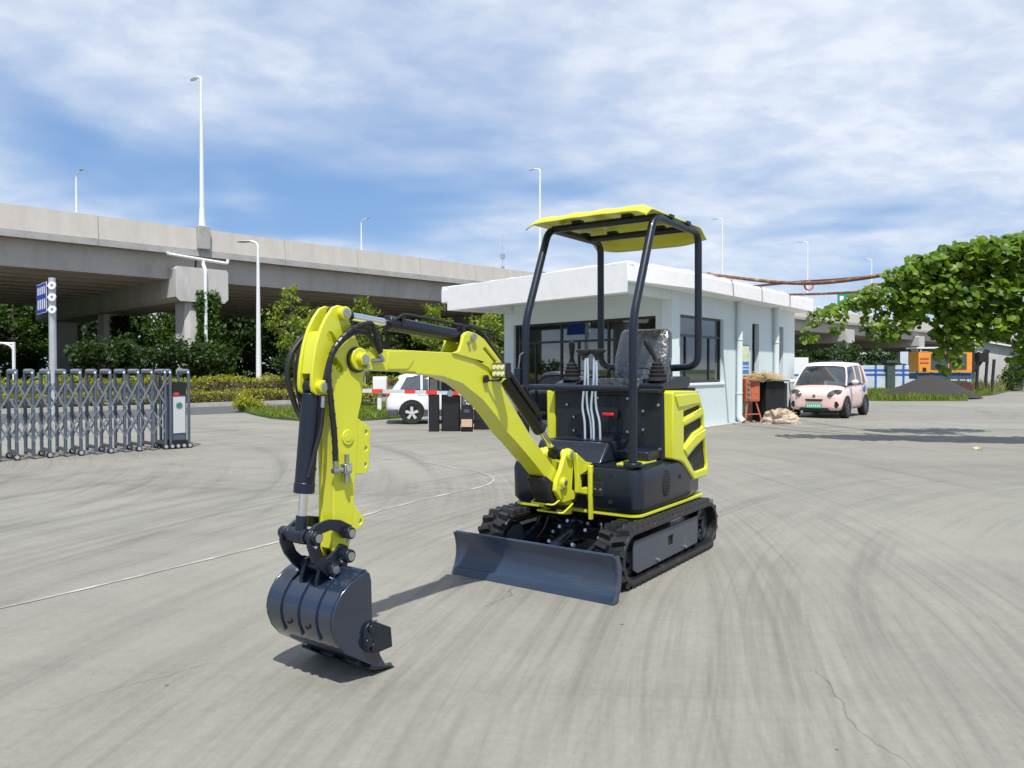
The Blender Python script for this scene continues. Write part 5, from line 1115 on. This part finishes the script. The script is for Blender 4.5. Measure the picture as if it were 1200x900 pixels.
# gravel heap: lumpy cone
np.random.seed(3); nr, ns = 12, 40; vs = [(0, 0, .9)]; 
for i in range(1, nr + 1):
    for k in range(ns):
        a = 2 * math.pi * k / ns; r_ = i / nr; z = .92 * (1 - r_ ** 1.25) + .05 * math.sin(a * 3 + r_ * 5) * (1 - r_) + np.random.uniform(-.018, .018)
        vs.append((2.05 * r_ * math.cos(a) * (1 + .1 * math.sin(2 * a + 1)), 1.3 * r_ * math.sin(a), max(z, -.02 if i == nr else .0)))
hp = MB(); hp.add(vs, [(0, 1 + k, 1 + (k + 1) % ns) for k in range(ns)] + [(1 + (i - 1) * ns + k, 1 + i * ns + k, 1 + i * ns + (k + 1) % ns, 1 + (i - 1) * ns + (k + 1) % ns) for i in range(1, nr) for k in range(ns)])
hp = hp.build('gravel_heap', 'gravel', smooth=60); hp.scale = (1.12, 1.1, 1.12); hp.location = (19.4, 35.7, .05); tag(hp, 'heap of dark grey gravel on the grass before the hoarding fence', 'gravel heap')

dl = MB(); dl.add([(0, 0, .0), (.07, .02, .03), (.13, .0, .012), (.09, -.05, .045), (.03, -.06, .02), (.05, .05, .05), (-.03, .03, .035)], [(0, 1, 3, 4), (1, 2, 3), (0, 6, 5, 1)])
dl = dl.build('dry_leaf', 'hay', smooth=0); dl.location = (7.8, 12.9, .002); tag(dl, 'single crumpled dry leaf lying on the open concrete', 'dry leaf')
# ================================================================== PLANTS
def leaves(name, cen, size, seed, mat, parent=None, up=.35, aspect=.62, sizevar=.35, kind=None, stretch_up=0):
    rng = np.random.default_rng(seed); n = len(cen); cen = np.asarray(cen, float)
    d = rng.normal(size=(n, 3)); d[:, 2] -= .2; d /= np.linalg.norm(d, axis=1)[:, None]      # leaf axis
    nn = rng.normal(size=(n, 3)); nn[:, 2] += up * 3; s = np.cross(d, nn); s /= np.linalg.norm(s, axis=1)[:, None] + 1e-9
    u = np.cross(s, d); L_ = size * (1 + sizevar * rng.uniform(-1, 1, n))[:, None]
    V_ = np.empty((n, 4, 3)); V_[:, 0] = cen; V_[:, 1] = cen + d * L_ * .5 + s * L_ * aspect * .5 + u * L_ * .08; V_[:, 2] = cen + d * L_; V_[:, 3] = cen + d * L_ * .5 - s * L_ * aspect * .5 + u * L_ * .08
    me = bpy.data.meshes.new(name); me.vertices.add(n * 4); me.vertices.foreach_set('co', V_.ravel())
    me.loops.add(n * 4); me.loops.foreach_set('vertex_index', np.arange(n * 4)); me.polygons.add(n); me.polygons.foreach_set('loop_start', np.arange(n) * 4); me.polygons.foreach_set('loop_total', np.full(n, 4))
    me.update(calc_edges=True); me.validate(); me.materials.append(MT[mat])
    o = bpy.data.objects.new(name, me); COL.objects.link(o)
    if parent: o.parent = parent
    if kind: o['kind'] = kind
    return o
def crown_points(rng, n, R_, H, z0, clumps, cr, top_bias=0.0):
    cs = []
    while len(cs) < clumps:
        p = rng.uniform(-1, 1, 3)
        rr = np.linalg.norm(p)
        if .35 < rr < 1: cs.append((p[0] * R_ * .85, p[1] * R_ * .85, z0 + H / 2 + p[2] * H / 2 * .88))
    cs = np.array(cs); idx = rng.integers(0, clumps, n); w = rng.uniform(.55, 1.25, clumps)
    g = rng.normal(size=(n, 3)); g /= np.linalg.norm(g, axis=1)[:, None]; g *= (rng.uniform(0, 1, n) ** .45 * cr * w[idx])[:, None]; g[:, 2] *= .75
    return cs[idx] + g, cs
def make_tree(name, label, mat, H, R_, trunk_h, nl, ls, clumps, cr, seed, group=None, trunk_r=.14, cat='tree'):
    rng = np.random.default_rng(seed); t = thing(name, label, cat, group=group)
    pts, cs = crown_points(rng, nl, R_, H - trunk_h, trunk_h, clumps, cr)
    tr = MB(); lean = rng.uniform(-.15, .15, 2); top = H * .82
    tr.tube([(lean[0] * k * k * H * .2, lean[1] * k * k * H * .2, -.05 + top * k) for k in np.linspace(0, 1, 8)], [trunk_r * (1 - .8 * k) for k in np.linspace(0, 1, 8)], 8)
    for c in cs[:: max(1, len(cs) // 14)]:
        z = max(trunk_h * .7, c[2] - .45 * math.hypot(c[0], c[1]) - .2); k = z / top
        if k < 1: b0 = Vector((lean[0] * k * k * H * .2, lean[1] * k * k * H * .2, z)); tr.tube([b0, b0.lerp(Vector(c), .55) + Vector((0, 0, .1)), Vector(c)], [trunk_r * .42, trunk_r * .25, trunk_r * .08], 5)
    tr.build('trunk', 'bark', t); leaves('crown', pts, ls, seed + 1, mat, t)
    return t
def place(src, first, loc, rz, s, label=None):
    o = src if first else copy_tree(src)
    o.location = loc; o.rotation_euler = (0, 0, rz); o.scale = (s, s, s * random.uniform(.92, 1.08))
    if label: o['label'] = label
    return o
random.seed(11)
# broad trees beyond the overpass
protos = [make_tree('broad_tree', 'dark leafy tree standing in the row beyond the overpass', 'leaf_dark', 8.2, 3.1, .9, 4200, .36, 34, 1.25, 20, 'trees beyond the overpass', .17),
          make_tree('broad_tree', 'dark leafy tree standing in the row beyond the overpass', 'leaf_dark', 7.4, 2.8, .7, 4000, .36, 30, 1.2, 31, 'trees beyond the overpass', .16),
          make_tree('broad_tree', 'dark leafy tree standing in the row beyond the overpass', 'leaf_mid', 7.8, 2.9, .8, 4000, .36, 30, 1.2, 42, 'trees beyond the overpass', .16)]
used = [False] * 3
for i in range(46):
    t = -20 + 3.9 * i + random.uniform(-1, 1); p = 29.5 + (i % 2) * 3.6 + random.uniform(-.8, .8); k = (i * 7 + 3) % 3
    q = BF(t, p); place(protos[k], not used[k], (q.x, q.y, -.03), random.uniform(0, 6.28), random.uniform(1.02, 1.25) if i < 18 else random.uniform(.8, 1.0), 'mid green leafy tree standing in the row beyond the overpass' if k == 2 else None); used[k] = True
for i in range(20):
    q = BF(-20 + 4.3 * i + random.uniform(-1, 1), 38 + random.uniform(-1, 2)); place(protos[i % 3], False, (q.x, q.y, -.03), random.uniform(0, 6.28), random.uniform(1.1, 1.3), 'leafy tree in the hindmost row beyond the overpass')
# tall trees on the left end, sky peeping through
lt = make_tree('tall_tree', 'tall thin-crowned tree with sky showing through beside the overpass end', 'leaf_mid', 9.5, 2.6, 2.2, 2600, .36, 26, 1.0, 77, 'tall trees at the overpass end', .18)
for i, (t, p) in enumerate(((-15, 36), (-19, 33), (-10.5, 38), (-22, 36))):
    q = BF(t, p); place(lt, i == 0, (q.x, q.y, -.03), i * 1.9, 1.08 - .04 * i)
# shrubs under and before the bridge
sp1 = make_tree('round_shrub', 'bushy green shrub growing in the bed before the overpass', 'leaf_mid', 2.6, 1.5, .15, 2600, .2, 22, .6, 51, 'shrubs in the planting bed', .06, 'shrub')
sp2 = make_tree('round_shrub', 'dark green taller shrub growing in the bed before the overpass', 'leaf_dark', 3.2, 1.7, .15, 2800, .22, 24, .65, 52, 'shrubs in the planting bed', .06, 'shrub')
f1 = f2 = True
for i in range(34):
    t = -12 + 1.75 * i + random.uniform(-.5, .5); p = 6.0 + random.uniform(-1.0, 2.6)
    q = Vector(KF(t, p)); k = i % 5 in (1, 3, 4)
    if i % 3 == 1 or (t < -2 and i % 2): continue
    if abs((q - Vector((BF(0, .62).x, BF(0, .62).y))).length) < 2.3: continue
    if k: place(sp2, f2, (q.x, q.y, .06), random.uniform(0, 6.28), random.uniform(.7, 1.1)); f2 = False
    else: place(sp1, f1, (q.x, q.y, .06), random.uniform(0, 6.28), random.uniform(.75, 1.15)); f1 = False
# dark shrubs under the deck
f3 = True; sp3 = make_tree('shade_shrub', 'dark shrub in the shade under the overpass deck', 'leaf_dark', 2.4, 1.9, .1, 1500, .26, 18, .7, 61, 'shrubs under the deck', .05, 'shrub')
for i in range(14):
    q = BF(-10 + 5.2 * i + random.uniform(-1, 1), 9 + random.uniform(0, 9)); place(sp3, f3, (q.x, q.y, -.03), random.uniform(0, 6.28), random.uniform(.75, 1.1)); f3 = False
# young staked trees
ys = [(-9.0, 31.8, 4.85, 1.25, 90), (-6.62, 34.2, 4.65, 1.0, 91), (-3.85, 36.6, 4.75, 1.1, 92), (-1.1, 36.5, 4.4, 1.2, 93)]
yl = ['young tree with sparse yellow green crown next to the white street lamp', 'young tree with sparse crown rising behind the tip of the digger arm', 'young tree with sparse crown behind the stick cylinder of the digger', 'young tree with sparse crown beside the guard house corner']
for (x, y, h, r_, sd_), lb in zip(ys, yl):
    yt = make_tree('young_tree', lb, 'leaf_young', h, r_, 1.5, 1500, .15, 40, .32, sd_, 'young trees in the planting bed', .05); yt.location = (x, y, .08)
    MB().cyl((.1, -.1, 0), (.06, -.06, 1.9), .03, n=6).build('stake', 'galv', yt)
# hedges: two clipped yellow-green strips
def hedge(label, pts, w_, h_, n, seed, mat='leaf_hedge', ls=.10):
    rng = np.random.default_rng(seed); hdg = thing('clipped_hedge', label, 'hedge', (pts[0][0], pts[0][1], .06), 0, None)
    P_ = [Vector((x, y)) - Vector(pts[0]) for x, y in pts]; C_ = []; segs = list(zip(P_, P_[1:])); tot = sum((b - a).length for a, b in segs)
    for a, b in segs:
        m = int(n * (b - a).length / tot); d = (b - a); nn = Vector((-d.y, d.x)).normalized()
        t = rng.uniform(0, 1, m); s_ = rng.uniform(-1, 1, m); z = rng.uniform(0, 1, m) ** .6
        k = rng.integers(0, 3, m); s_ = np.where(k == 0, np.sign(s_) * rng.uniform(.85, 1.05, m), s_); z = np.where(k == 1, rng.uniform(.88, 1.06, m), z)
        hh = h_ * (1 + .08 * np.sin(t * d.length * 2.3 + seed)); C_.append(np.stack([a.x + d.x * t + nn.x * s_ * w_ / 2, a.y + d.y * t + nn.y * s_ * w_ / 2, z * hh], 1))
    leaves('foliage', np.concatenate(C_), ls, seed, mat, hdg)
    core = MB()
    for a, b in segs:
        d = (b - a); core.box(((a.x + b.x) / 2, (a.y + b.y) / 2, h_ * .42), (d.length, w_ * .7, h_ * .84), math.atan2(d.y, d.x))
    core.build('stems', 'soil', hdg)
hedge('low clipped yellow green hedge running along the kerb', [KF(-16, .75), KF(-6, .75), KF(4, .75), KF(13, .75)], .9, .45, 15000, 1)
hedge('taller clipped yellow green hedge behind the kerb hedge', [KF(-16, 2.6), KF(-6, 2.6), KF(4, 2.6), KF(13, 2.6)], 1.1, .95, 15000, 2)
hb2 = make_tree('yellow_bush', 'small yellow green bush at the tip of the grass verge', 'leaf_hedge', .45, .5, .02, 900, .1, 10, .25, 71, None, .02, 'bush'); hb2.location = (-8.45, 24.5, .06)
rb = make_tree('red_bush', 'reddish bush behind the white utility box', 'leaf_hedge', 1.1, .8, .05, 1800, .1, 14, .35, 72, None, .03, 'bush'); rb.location = (-5.3, 26.6, .06)
MT['leaf_red'] = leaf_mat('leaf_red', (.10, .03, .02), (.26, .10, .05)); rb.children[1].data.materials[0] = MT['leaf_red']
# ivy climbing the near column
rng = np.random.default_rng(8); iv = thing('ivy', 'green ivy climbing the overpass column and drain pipe', 'ivy', (BF(0, .62).x, BF(0, .62).y, 0), math.atan2(UD.y, UD.x))
n = 7000; z = rng.uniform(0, 1, n) ** 1.25 * 4.9 + .3; spread = np.where(z < 2.6, 1.55 - .28 * z, .50 + .1 * np.sin(z * 3)); x = .25 + spread * rng.uniform(-1, 1, n) * np.where(z < 2.4, 1, 1)
pts = np.stack([x, -.80 - np.abs(rng.normal(0, .12, n)) - np.where(z < 2.6, .35 * rng.uniform(0, 1, n), 0), z], 1)
leaves('foliage', pts, .17, 9, 'leaf_ivy', iv, up=.1)
MB().tube(spline([(.2, -.78, .0), (.25, -.79, 1.5), (.15, -.79, 3.0), (.25, -.79, 4.6)], 5), .035, 6).build('stem', 'bark', iv)
iv2 = thing('ivy', 'dark ivy climbing the shaded middle column of the overpass', 'ivy', (BF(0, 12.4).x, BF(0, 12.4).y, 0), math.atan2(UD.y, UD.x))
n = 3500; z = rng.uniform(0, 1, n) * 4.2 + .3; x = np.where(z < 1.4, rng.uniform(-1.9, 1.7, n), .1 + rng.uniform(-.5, .45, n))
leaves('foliage', np.stack([x, -.82 - np.abs(rng.normal(0, .14, n)), z], 1), .2, 10, 'leaf_dark', iv2, up=.1); MB().tube([(.1, -.79, 0), (.05, -.79, 2), (.15, -.79, 4.2)], .04, 6).build('stem', 'bark', iv2)
# grass
def inside(poly, X, Y):
    r_ = np.zeros(len(X), bool); n = len(poly)
    for i in range(n):
        x0, y0 = poly[i]; x1, y1 = poly[(i + 1) % n]
        c = ((y0 > Y) != (y1 > Y)) & (X < (x1 - x0) * (Y - y0) / (y1 - y0 + 1e-12) + x0); r_ ^= c
    return r_
def blades(name, label, poly, n, h_, z0, seed, mat, cat='grass'):
    rng = np.random.default_rng(seed); P_ = np.array(poly); lo, hi = P_.min(0), P_.max(0)
    X = rng.uniform(lo[0], hi[0], n * 3); Y = rng.uniform(lo[1], hi[1], n * 3); k = inside(poly, X, Y); X, Y = X[k][:n], Y[k][:n]; n = len(X)
    pat = .65 + .35 * np.sin(X * 1.3 + seed) * np.cos(Y * 1.7); H_ = h_ * pat * rng.uniform(.5, 1.3, n); a = rng.uniform(0, 6.28, n); w_ = .018 + .03 * h_; le = rng.normal(0, .35, (n, 2)) * H_[:, None]
    V_ = np.empty((n, 3, 3)); V_[:, 0] = np.stack([X - np.cos(a) * w_, Y - np.sin(a) * w_, np.full(n, z0)], 1); V_[:, 1] = np.stack([X + np.cos(a) * w_, Y + np.sin(a) * w_, np.full(n, z0)], 1); V_[:, 2] = np.stack([X + le[:, 0], Y + le[:, 1], z0 + H_], 1)
    me = bpy.data.meshes.new(name); me.from_pydata(V_.reshape(-1, 3).tolist(), [], np.arange(n * 3).reshape(n, 3).tolist()); me.materials.append(MT[mat])
    o = bpy.data.objects.new(name, me); COL.objects.link(o); return tag(o, label, cat, kind='stuff')
blades('grass', 'short green grass on the verge beside the exit lane', VG, 16000, .14, .07, 3, 'grass')
blades('grass', 'long green grass around the gravel heap', [(14.2, 33.6), (16.5, 32.6), (19.6, 33.0), (22.0, 37.0), (25.2, 40.2), (24, 45.5), (10, 45.5), (12.6, 39)], 22000, .32, .05, 4, 'grass')
blades('weeds', 'tall dry weeds on the bank beside the drilling rig', [(25.2, 40.4), (30.0, 46.7), (38.0, 55.7), (60, 78), (55, 90), (27, 48), (24.5, 43)], 16000, .95, .05, 5, 'weed', 'weeds')
blades('weeds', 'tall dry weeds growing along the hoarding fence', [(17.6, 44.2), (18.6, 44.2), (18.8, 45.6), (17.5, 45.6)], 900, 1.5, .05, 6, 'weed', 'weeds')
blades('weeds', 'tall dry weeds in front of the drilling rig', [(21.9, 40.0), (23.4, 40.0), (23.4, 40.9), (21.9, 40.9)], 900, 1.25, .05, 7, 'weed', 'weeds')
# shrubs behind the hoarding and on the right bank
f1 = True; sp4 = make_tree('fence_shrub', 'green shrub showing above the hoarding fence', 'leaf_dark', 3.0, 1.6, .2, 2200, .22, 20, .65, 81, 'shrubs behind the hoarding', .06, 'shrub')
for i, (x, y, s_) in enumerate(((15.2, 48.5, .95), (18.0, 49, .85), (20.3, 48.6, 1.05), (22.4, 49, 1.1), (24.5, 50, .95), (27, 50, .9))): place(sp4, f1, (x, y, -.03), i * 1.3, s_, OR[i] + ' green shrub above the hoarding fence counted from the guard house'); f1 = False
f1 = True; sp5 = make_tree('bank_shrub', 'leafy green shrub on the right bank beside the shed', 'leaf_mid', 3.2, 1.7, .1, 2600, .22, 24, .65, 82, 'shrubs on the bank', .06, 'shrub')
for i, (x, y, s_) in enumerate(((33.0, 47.5, .95), (35.4, 49.2, 1.1), (37.6, 51.8, 1.25), (40.5, 55, 1.3), (31.2, 47.9, .5))): place(sp5, f1, (x, y, .0), i * 1.7, s_, ('leafy shrub on the bank right beside the shed door', 'leafy shrub on the bank second beyond the shed door', 'leafy shrub on the bank third beyond the shed door', 'big leafy shrub farthest up the bank from the shed', 'small low shrub between the shed and the drilling rig')[i]); f1 = False

# ------------------------------------------------------------------ straw and rubbish by the guard house
rng = np.random.default_rng(14); n = 900
hy = thing('straw_bundle', 'bundle of dry straw lying on top of the black cabinet', 'straw', (6.45, 19.75, 1.075), math.radians(25))
st_ = MB()
for k in range(n):
    c = Vector((rng.normal(0, .26), rng.normal(0, .12), abs(rng.normal(0, .075)))); d = Vector((1, rng.normal(0, .45), rng.normal(0, .22))).normalized() * rng.uniform(.06, .2); s_ = Vector((-d.y, d.x, .3)).normalized() * .006
    st_.add([c - d - s_, c - d + s_, c + d + s_ * .5, c + d - s_ * .5], [(0, 1, 2, 3)])
st_.build('stalks', 'hay', hy, smooth=0)
vs = []; nu, nv = 22, 12; rs = np.random.RandomState(4)
for j in range(nv):
    for i in range(nu):
        a = 2 * math.pi * i / nu; b_ = math.pi / 2 * j / (nv - 1); r_ = 1 + rs.uniform(-.16, .16)
        vs.append((.46 * math.cos(a) * math.cos(b_) * r_, .34 * math.sin(a) * math.cos(b_) * r_, .34 * math.sin(b_) * r_ if j else 0))
bg_ = MB(); bg_.add(vs, [(j * nu + i, j * nu + (i + 1) % nu, (j + 1) * nu + (i + 1) % nu, (j + 1) * nu + i) for j in range(nv - 1) for i in range(nu)])
bgt = thing('refuse_heap', 'crumpled heap of bags and dry stalks on the ground by the stove', 'refuse heap', (6.72, 19.25, 0)); bg_.build('bags', 'bagA', bgt, smooth=20)
st_ = MB()
for k in range(160):
    a = rng.uniform(0, 6.28); c = Vector((.36 * math.cos(a), .26 * math.sin(a), rng.uniform(.08, .34))) * rng.uniform(.5, 1); d = Vector(rng.normal(size=3)).normalized() * rng.uniform(.04, .12); s_ = Vector((.01, .006, .008)); c.z = max(c.z, .1)
    st_.add([c - d - s_, c - d + s_, c + d + s_, c + d - s_], [(0, 1, 2, 3)])
st_.build('dry_stalks', 'hay', bgt, smooth=0)

# ------------------------------------------------------------------ pergola pipes and grape vine
pg = thing('pipe_pergola', 'rusty pipe pergola reaching from the guard house roof to the vine', 'pergola', (5.0, 17.5, 0))
def wp_(x, y, D): return Vector(((x - 600) / 900 * D - 5.0, D - 17.5, (433 - y) / 900 * D + 1.35))
for pts, r_, mt in (([(822, 321, 18.9), (860, 325.5, 18.0), (910, 331, 16.9), (955, 332, 15.9), (1005, 327, 15.0), (1060, 318, 14.2), (1130, 309, 13.6)], .038, 'rust'),
                    ([(879, 336, 20.2), (930, 331, 18.0), (980, 328, 16.2), (1060, 321, 14.6), (1130, 314, 13.9)], .03, 'rustdark'),
                    ([(919, 345.5, 21.6), (960, 344.5, 19.5), (1010, 342, 17.3), (1080, 338, 15.2)], .032, 'rust')):
    MB().tube(spline([wp_(*q) for q in pts], 5), r_, 8).build('pipe', mt, pg)
MB().tube([wp_(x, 335 + 5 * math.sin(a), 16.2) + Vector((.0, 0, 0)) for x, a in [(947 + 5 * math.cos(t), t) for t in np.linspace(0, 6.28, 14)]], .018, 6).build('ring', 'rustorange', pg)
MB().tube([wp_(830 + 3.5 * math.cos(t), 324 + 4 * math.sin(t), 18.7) for t in np.linspace(0, 6.28, 12)], .016, 6).build('ring', 'rustdark', pg)
for x, y in ((9.4, 13.6), (11.8, 15.6)): MB().cyl((x - 5, y - 17.5, 0), (x - 5, y - 17.5, 3.1), .045, n=10).build('upright', 'rust', pg)
for a, b_ in (((7.0, 14.0, 3.05), (12.5, 13.2, 3.2)), ((7.2, 15.4, 3.05), (12.5, 15.8, 3.2)), ((9.4, 13.2, 3.0), (9.6, 16.2, 3.05))): MB().tube([Vector(a) - Vector((5, 17.5, 0)), Vector(b_) - Vector((5, 17.5, 0))], .03, 8).build('pipe', 'rust', pg)

vn = thing('grape_vine', 'large grape vine spreading and hanging from the pergola at the right', 'vine', (9.4, 13.6, 0))
VB = [ # surveyed leaf masses: bearing px, elevation px, half width px, half height px, range m, leaves
    (947, 392, 5, 12, 14.4, 26), (956, 374, 8, 9, 14.4, 30), (968, 365, 12, 7, 14.3, 46), (981, 378, 7, 18, 14.2, 50), (992, 358, 16, 8, 14.3, 62), (1008, 350, 16, 10, 14.1, 80), (1020, 374, 10, 24, 14.0, 84), (1030, 346, 24, 15, 14.0, 160), (1046, 375, 13, 26, 13.9, 120), (1036, 392, 6, 12, 14.0, 26),
    (1062, 345, 26, 30, 13.8, 320), (1088, 330, 28, 30, 13.7, 360), (1058, 322, 22, 12, 13.8, 150), (1085, 308, 24, 12, 13.7, 160), (1118, 305, 28, 22, 13.6, 330), (1150, 298, 32, 22, 13.5, 380), (1190, 296, 34, 24, 13.4, 380), (1240, 300, 44, 34, 13.3, 420), (1300, 310, 50, 44, 13.2, 420),
    (1115, 345, 30, 30, 13.7, 400), (1150, 340, 32, 34, 13.6, 460), (1190, 340, 34, 36, 13.5, 460), (1110, 380, 15, 26, 13.8, 160), (1109, 418, 9, 20, 13.9, 70), (1130, 378, 20, 20, 13.7, 170), (1160, 376, 24, 24, 13.6, 190), (1190, 376, 24, 24, 13.5, 170), (1235, 360, 40, 40, 13.4, 380), (1128, 400, 8, 10, 13.8, 26), (1203, 412, 12, 28, 13.6, 70),
    (1070, 372, 10, 12, 14.6, 60), (1095, 312, 20, 10, 15.2, 140), (1140, 296, 30, 10, 15.2, 180), (1200, 290, 40, 12, 15.2, 240), (1150, 330, 40, 25, 15.0, 260)]
rng = np.random.default_rng(23); allp = []
for (x, y, hw_, hh_, D, k) in VB:
    g = rng.normal(size=(k, 3)); g /= np.linalg.norm(g, axis=1)[:, None]; g *= rng.uniform(.25, 1.0, k)[:, None] ** .5
    c = np.array([(x - 600) / 900 * D, D, (433 - y) / 900 * D + 1.35]); allp.append(c + g * np.array([hw_ / 900 * D, .45 + .004 * hw_, hh_ / 900 * D]))
allp = np.concatenate(allp); npt = len(allp)
def grape(n, seed):
    rg_ = np.random.default_rng(seed); out = []
    ol = [(0, 0), (.28, -.12), (.52, .08), (.48, .30), (.58, .56), (.38, .66), (.0, .98), (-.38, .66), (-.58, .56), (-.48, .30), (-.52, .08), (-.28, -.12)]
    return ol
gol = grape(0, 0)
gme = bpy.data.meshes.new('leaf'); gme.from_pydata([(0, .3, .05)] + [(x, y, -.14 * abs(x) - .10 * max(0, y - .4)) for x, y in gol], [], [(0, 1 + i, 1 + (i + 1) % 12) for i in range(12)]); gme.shade_smooth(); gme.materials.append(MT['leaf_vine'])
depth = allp[:, 1] + .35 * np.abs(rng.normal(size=npt)); order = np.argsort(depth); vis = [i for i in order if (allp[i, 0] / allp[i, 1]) < .66]
big = set(vis[:300]); base = np.array(vn.location)
def leaf_rot():
    nv = Vector((rng.normal(0, .5), -.55 + rng.normal(0, .45), .62 + rng.normal(0, .4))).normalized(); dn = Vector((rng.normal(0, .6), rng.normal(0, .4) - .2, -1)); dn = (dn - nv * dn.dot(nv)).normalized(); xx = dn.cross(nv)
    return Matrix((xx, dn, nv)).transposed()
rv = []; rf_ = []
gv = [Vector(v.co) for v in gme.vertices]; gf = [tuple(p.vertices) for p in gme.polygons]
for i in range(npt):
    m = leaf_rot(); s_ = rng.uniform(.075, .15) if allp[i, 0] > 6.9 else rng.uniform(.06, .115); c = Vector(allp[i] - base)
    if i in big:
        o = inst('leaf', gme, vn, c); o.rotation_euler = m.to_euler(); o.scale = (s_,) * 3
    else:
        k = len(rv); rv += [tuple(c + m @ (v * s_)) for v in gv]; rf_ += [tuple(q + k for q in f) for f in gf]
fm = bpy.data.meshes.new('foliage'); fm.from_pydata(rv, [], rf_); fm.shade_smooth(); fm.materials.append(MT['leaf_vine'])
fo = bpy.data.objects.new('foliage', fm); COL.objects.link(fo); fo.parent = vn; fo['kind'] = 'stuff'
stm = MB()
for pts in ([(0, 0, 0), (.05, .1, 1.4), (-.1, 0, 2.8), (-1.2, .2, 3.05), (-2.6, .5, 2.75), (-3.6, .7, 2.4), (-3.9, .8, 2.15)], [(0, 0, 2.7), (1.2, 0, 3.2), (3, -.2, 3.2)], [(-.8, .1, 3.0), (-1.5, .1, 2.2), (-1.6, .2, 1.5)], [(.1, 0, 2.9), (.0, 1.4, 3.2), (-.8, 1.8, 3.2)]):
    stm.tube(spline(pts, 5), .022, 6)
stm.build('stem', 'bark', vn)
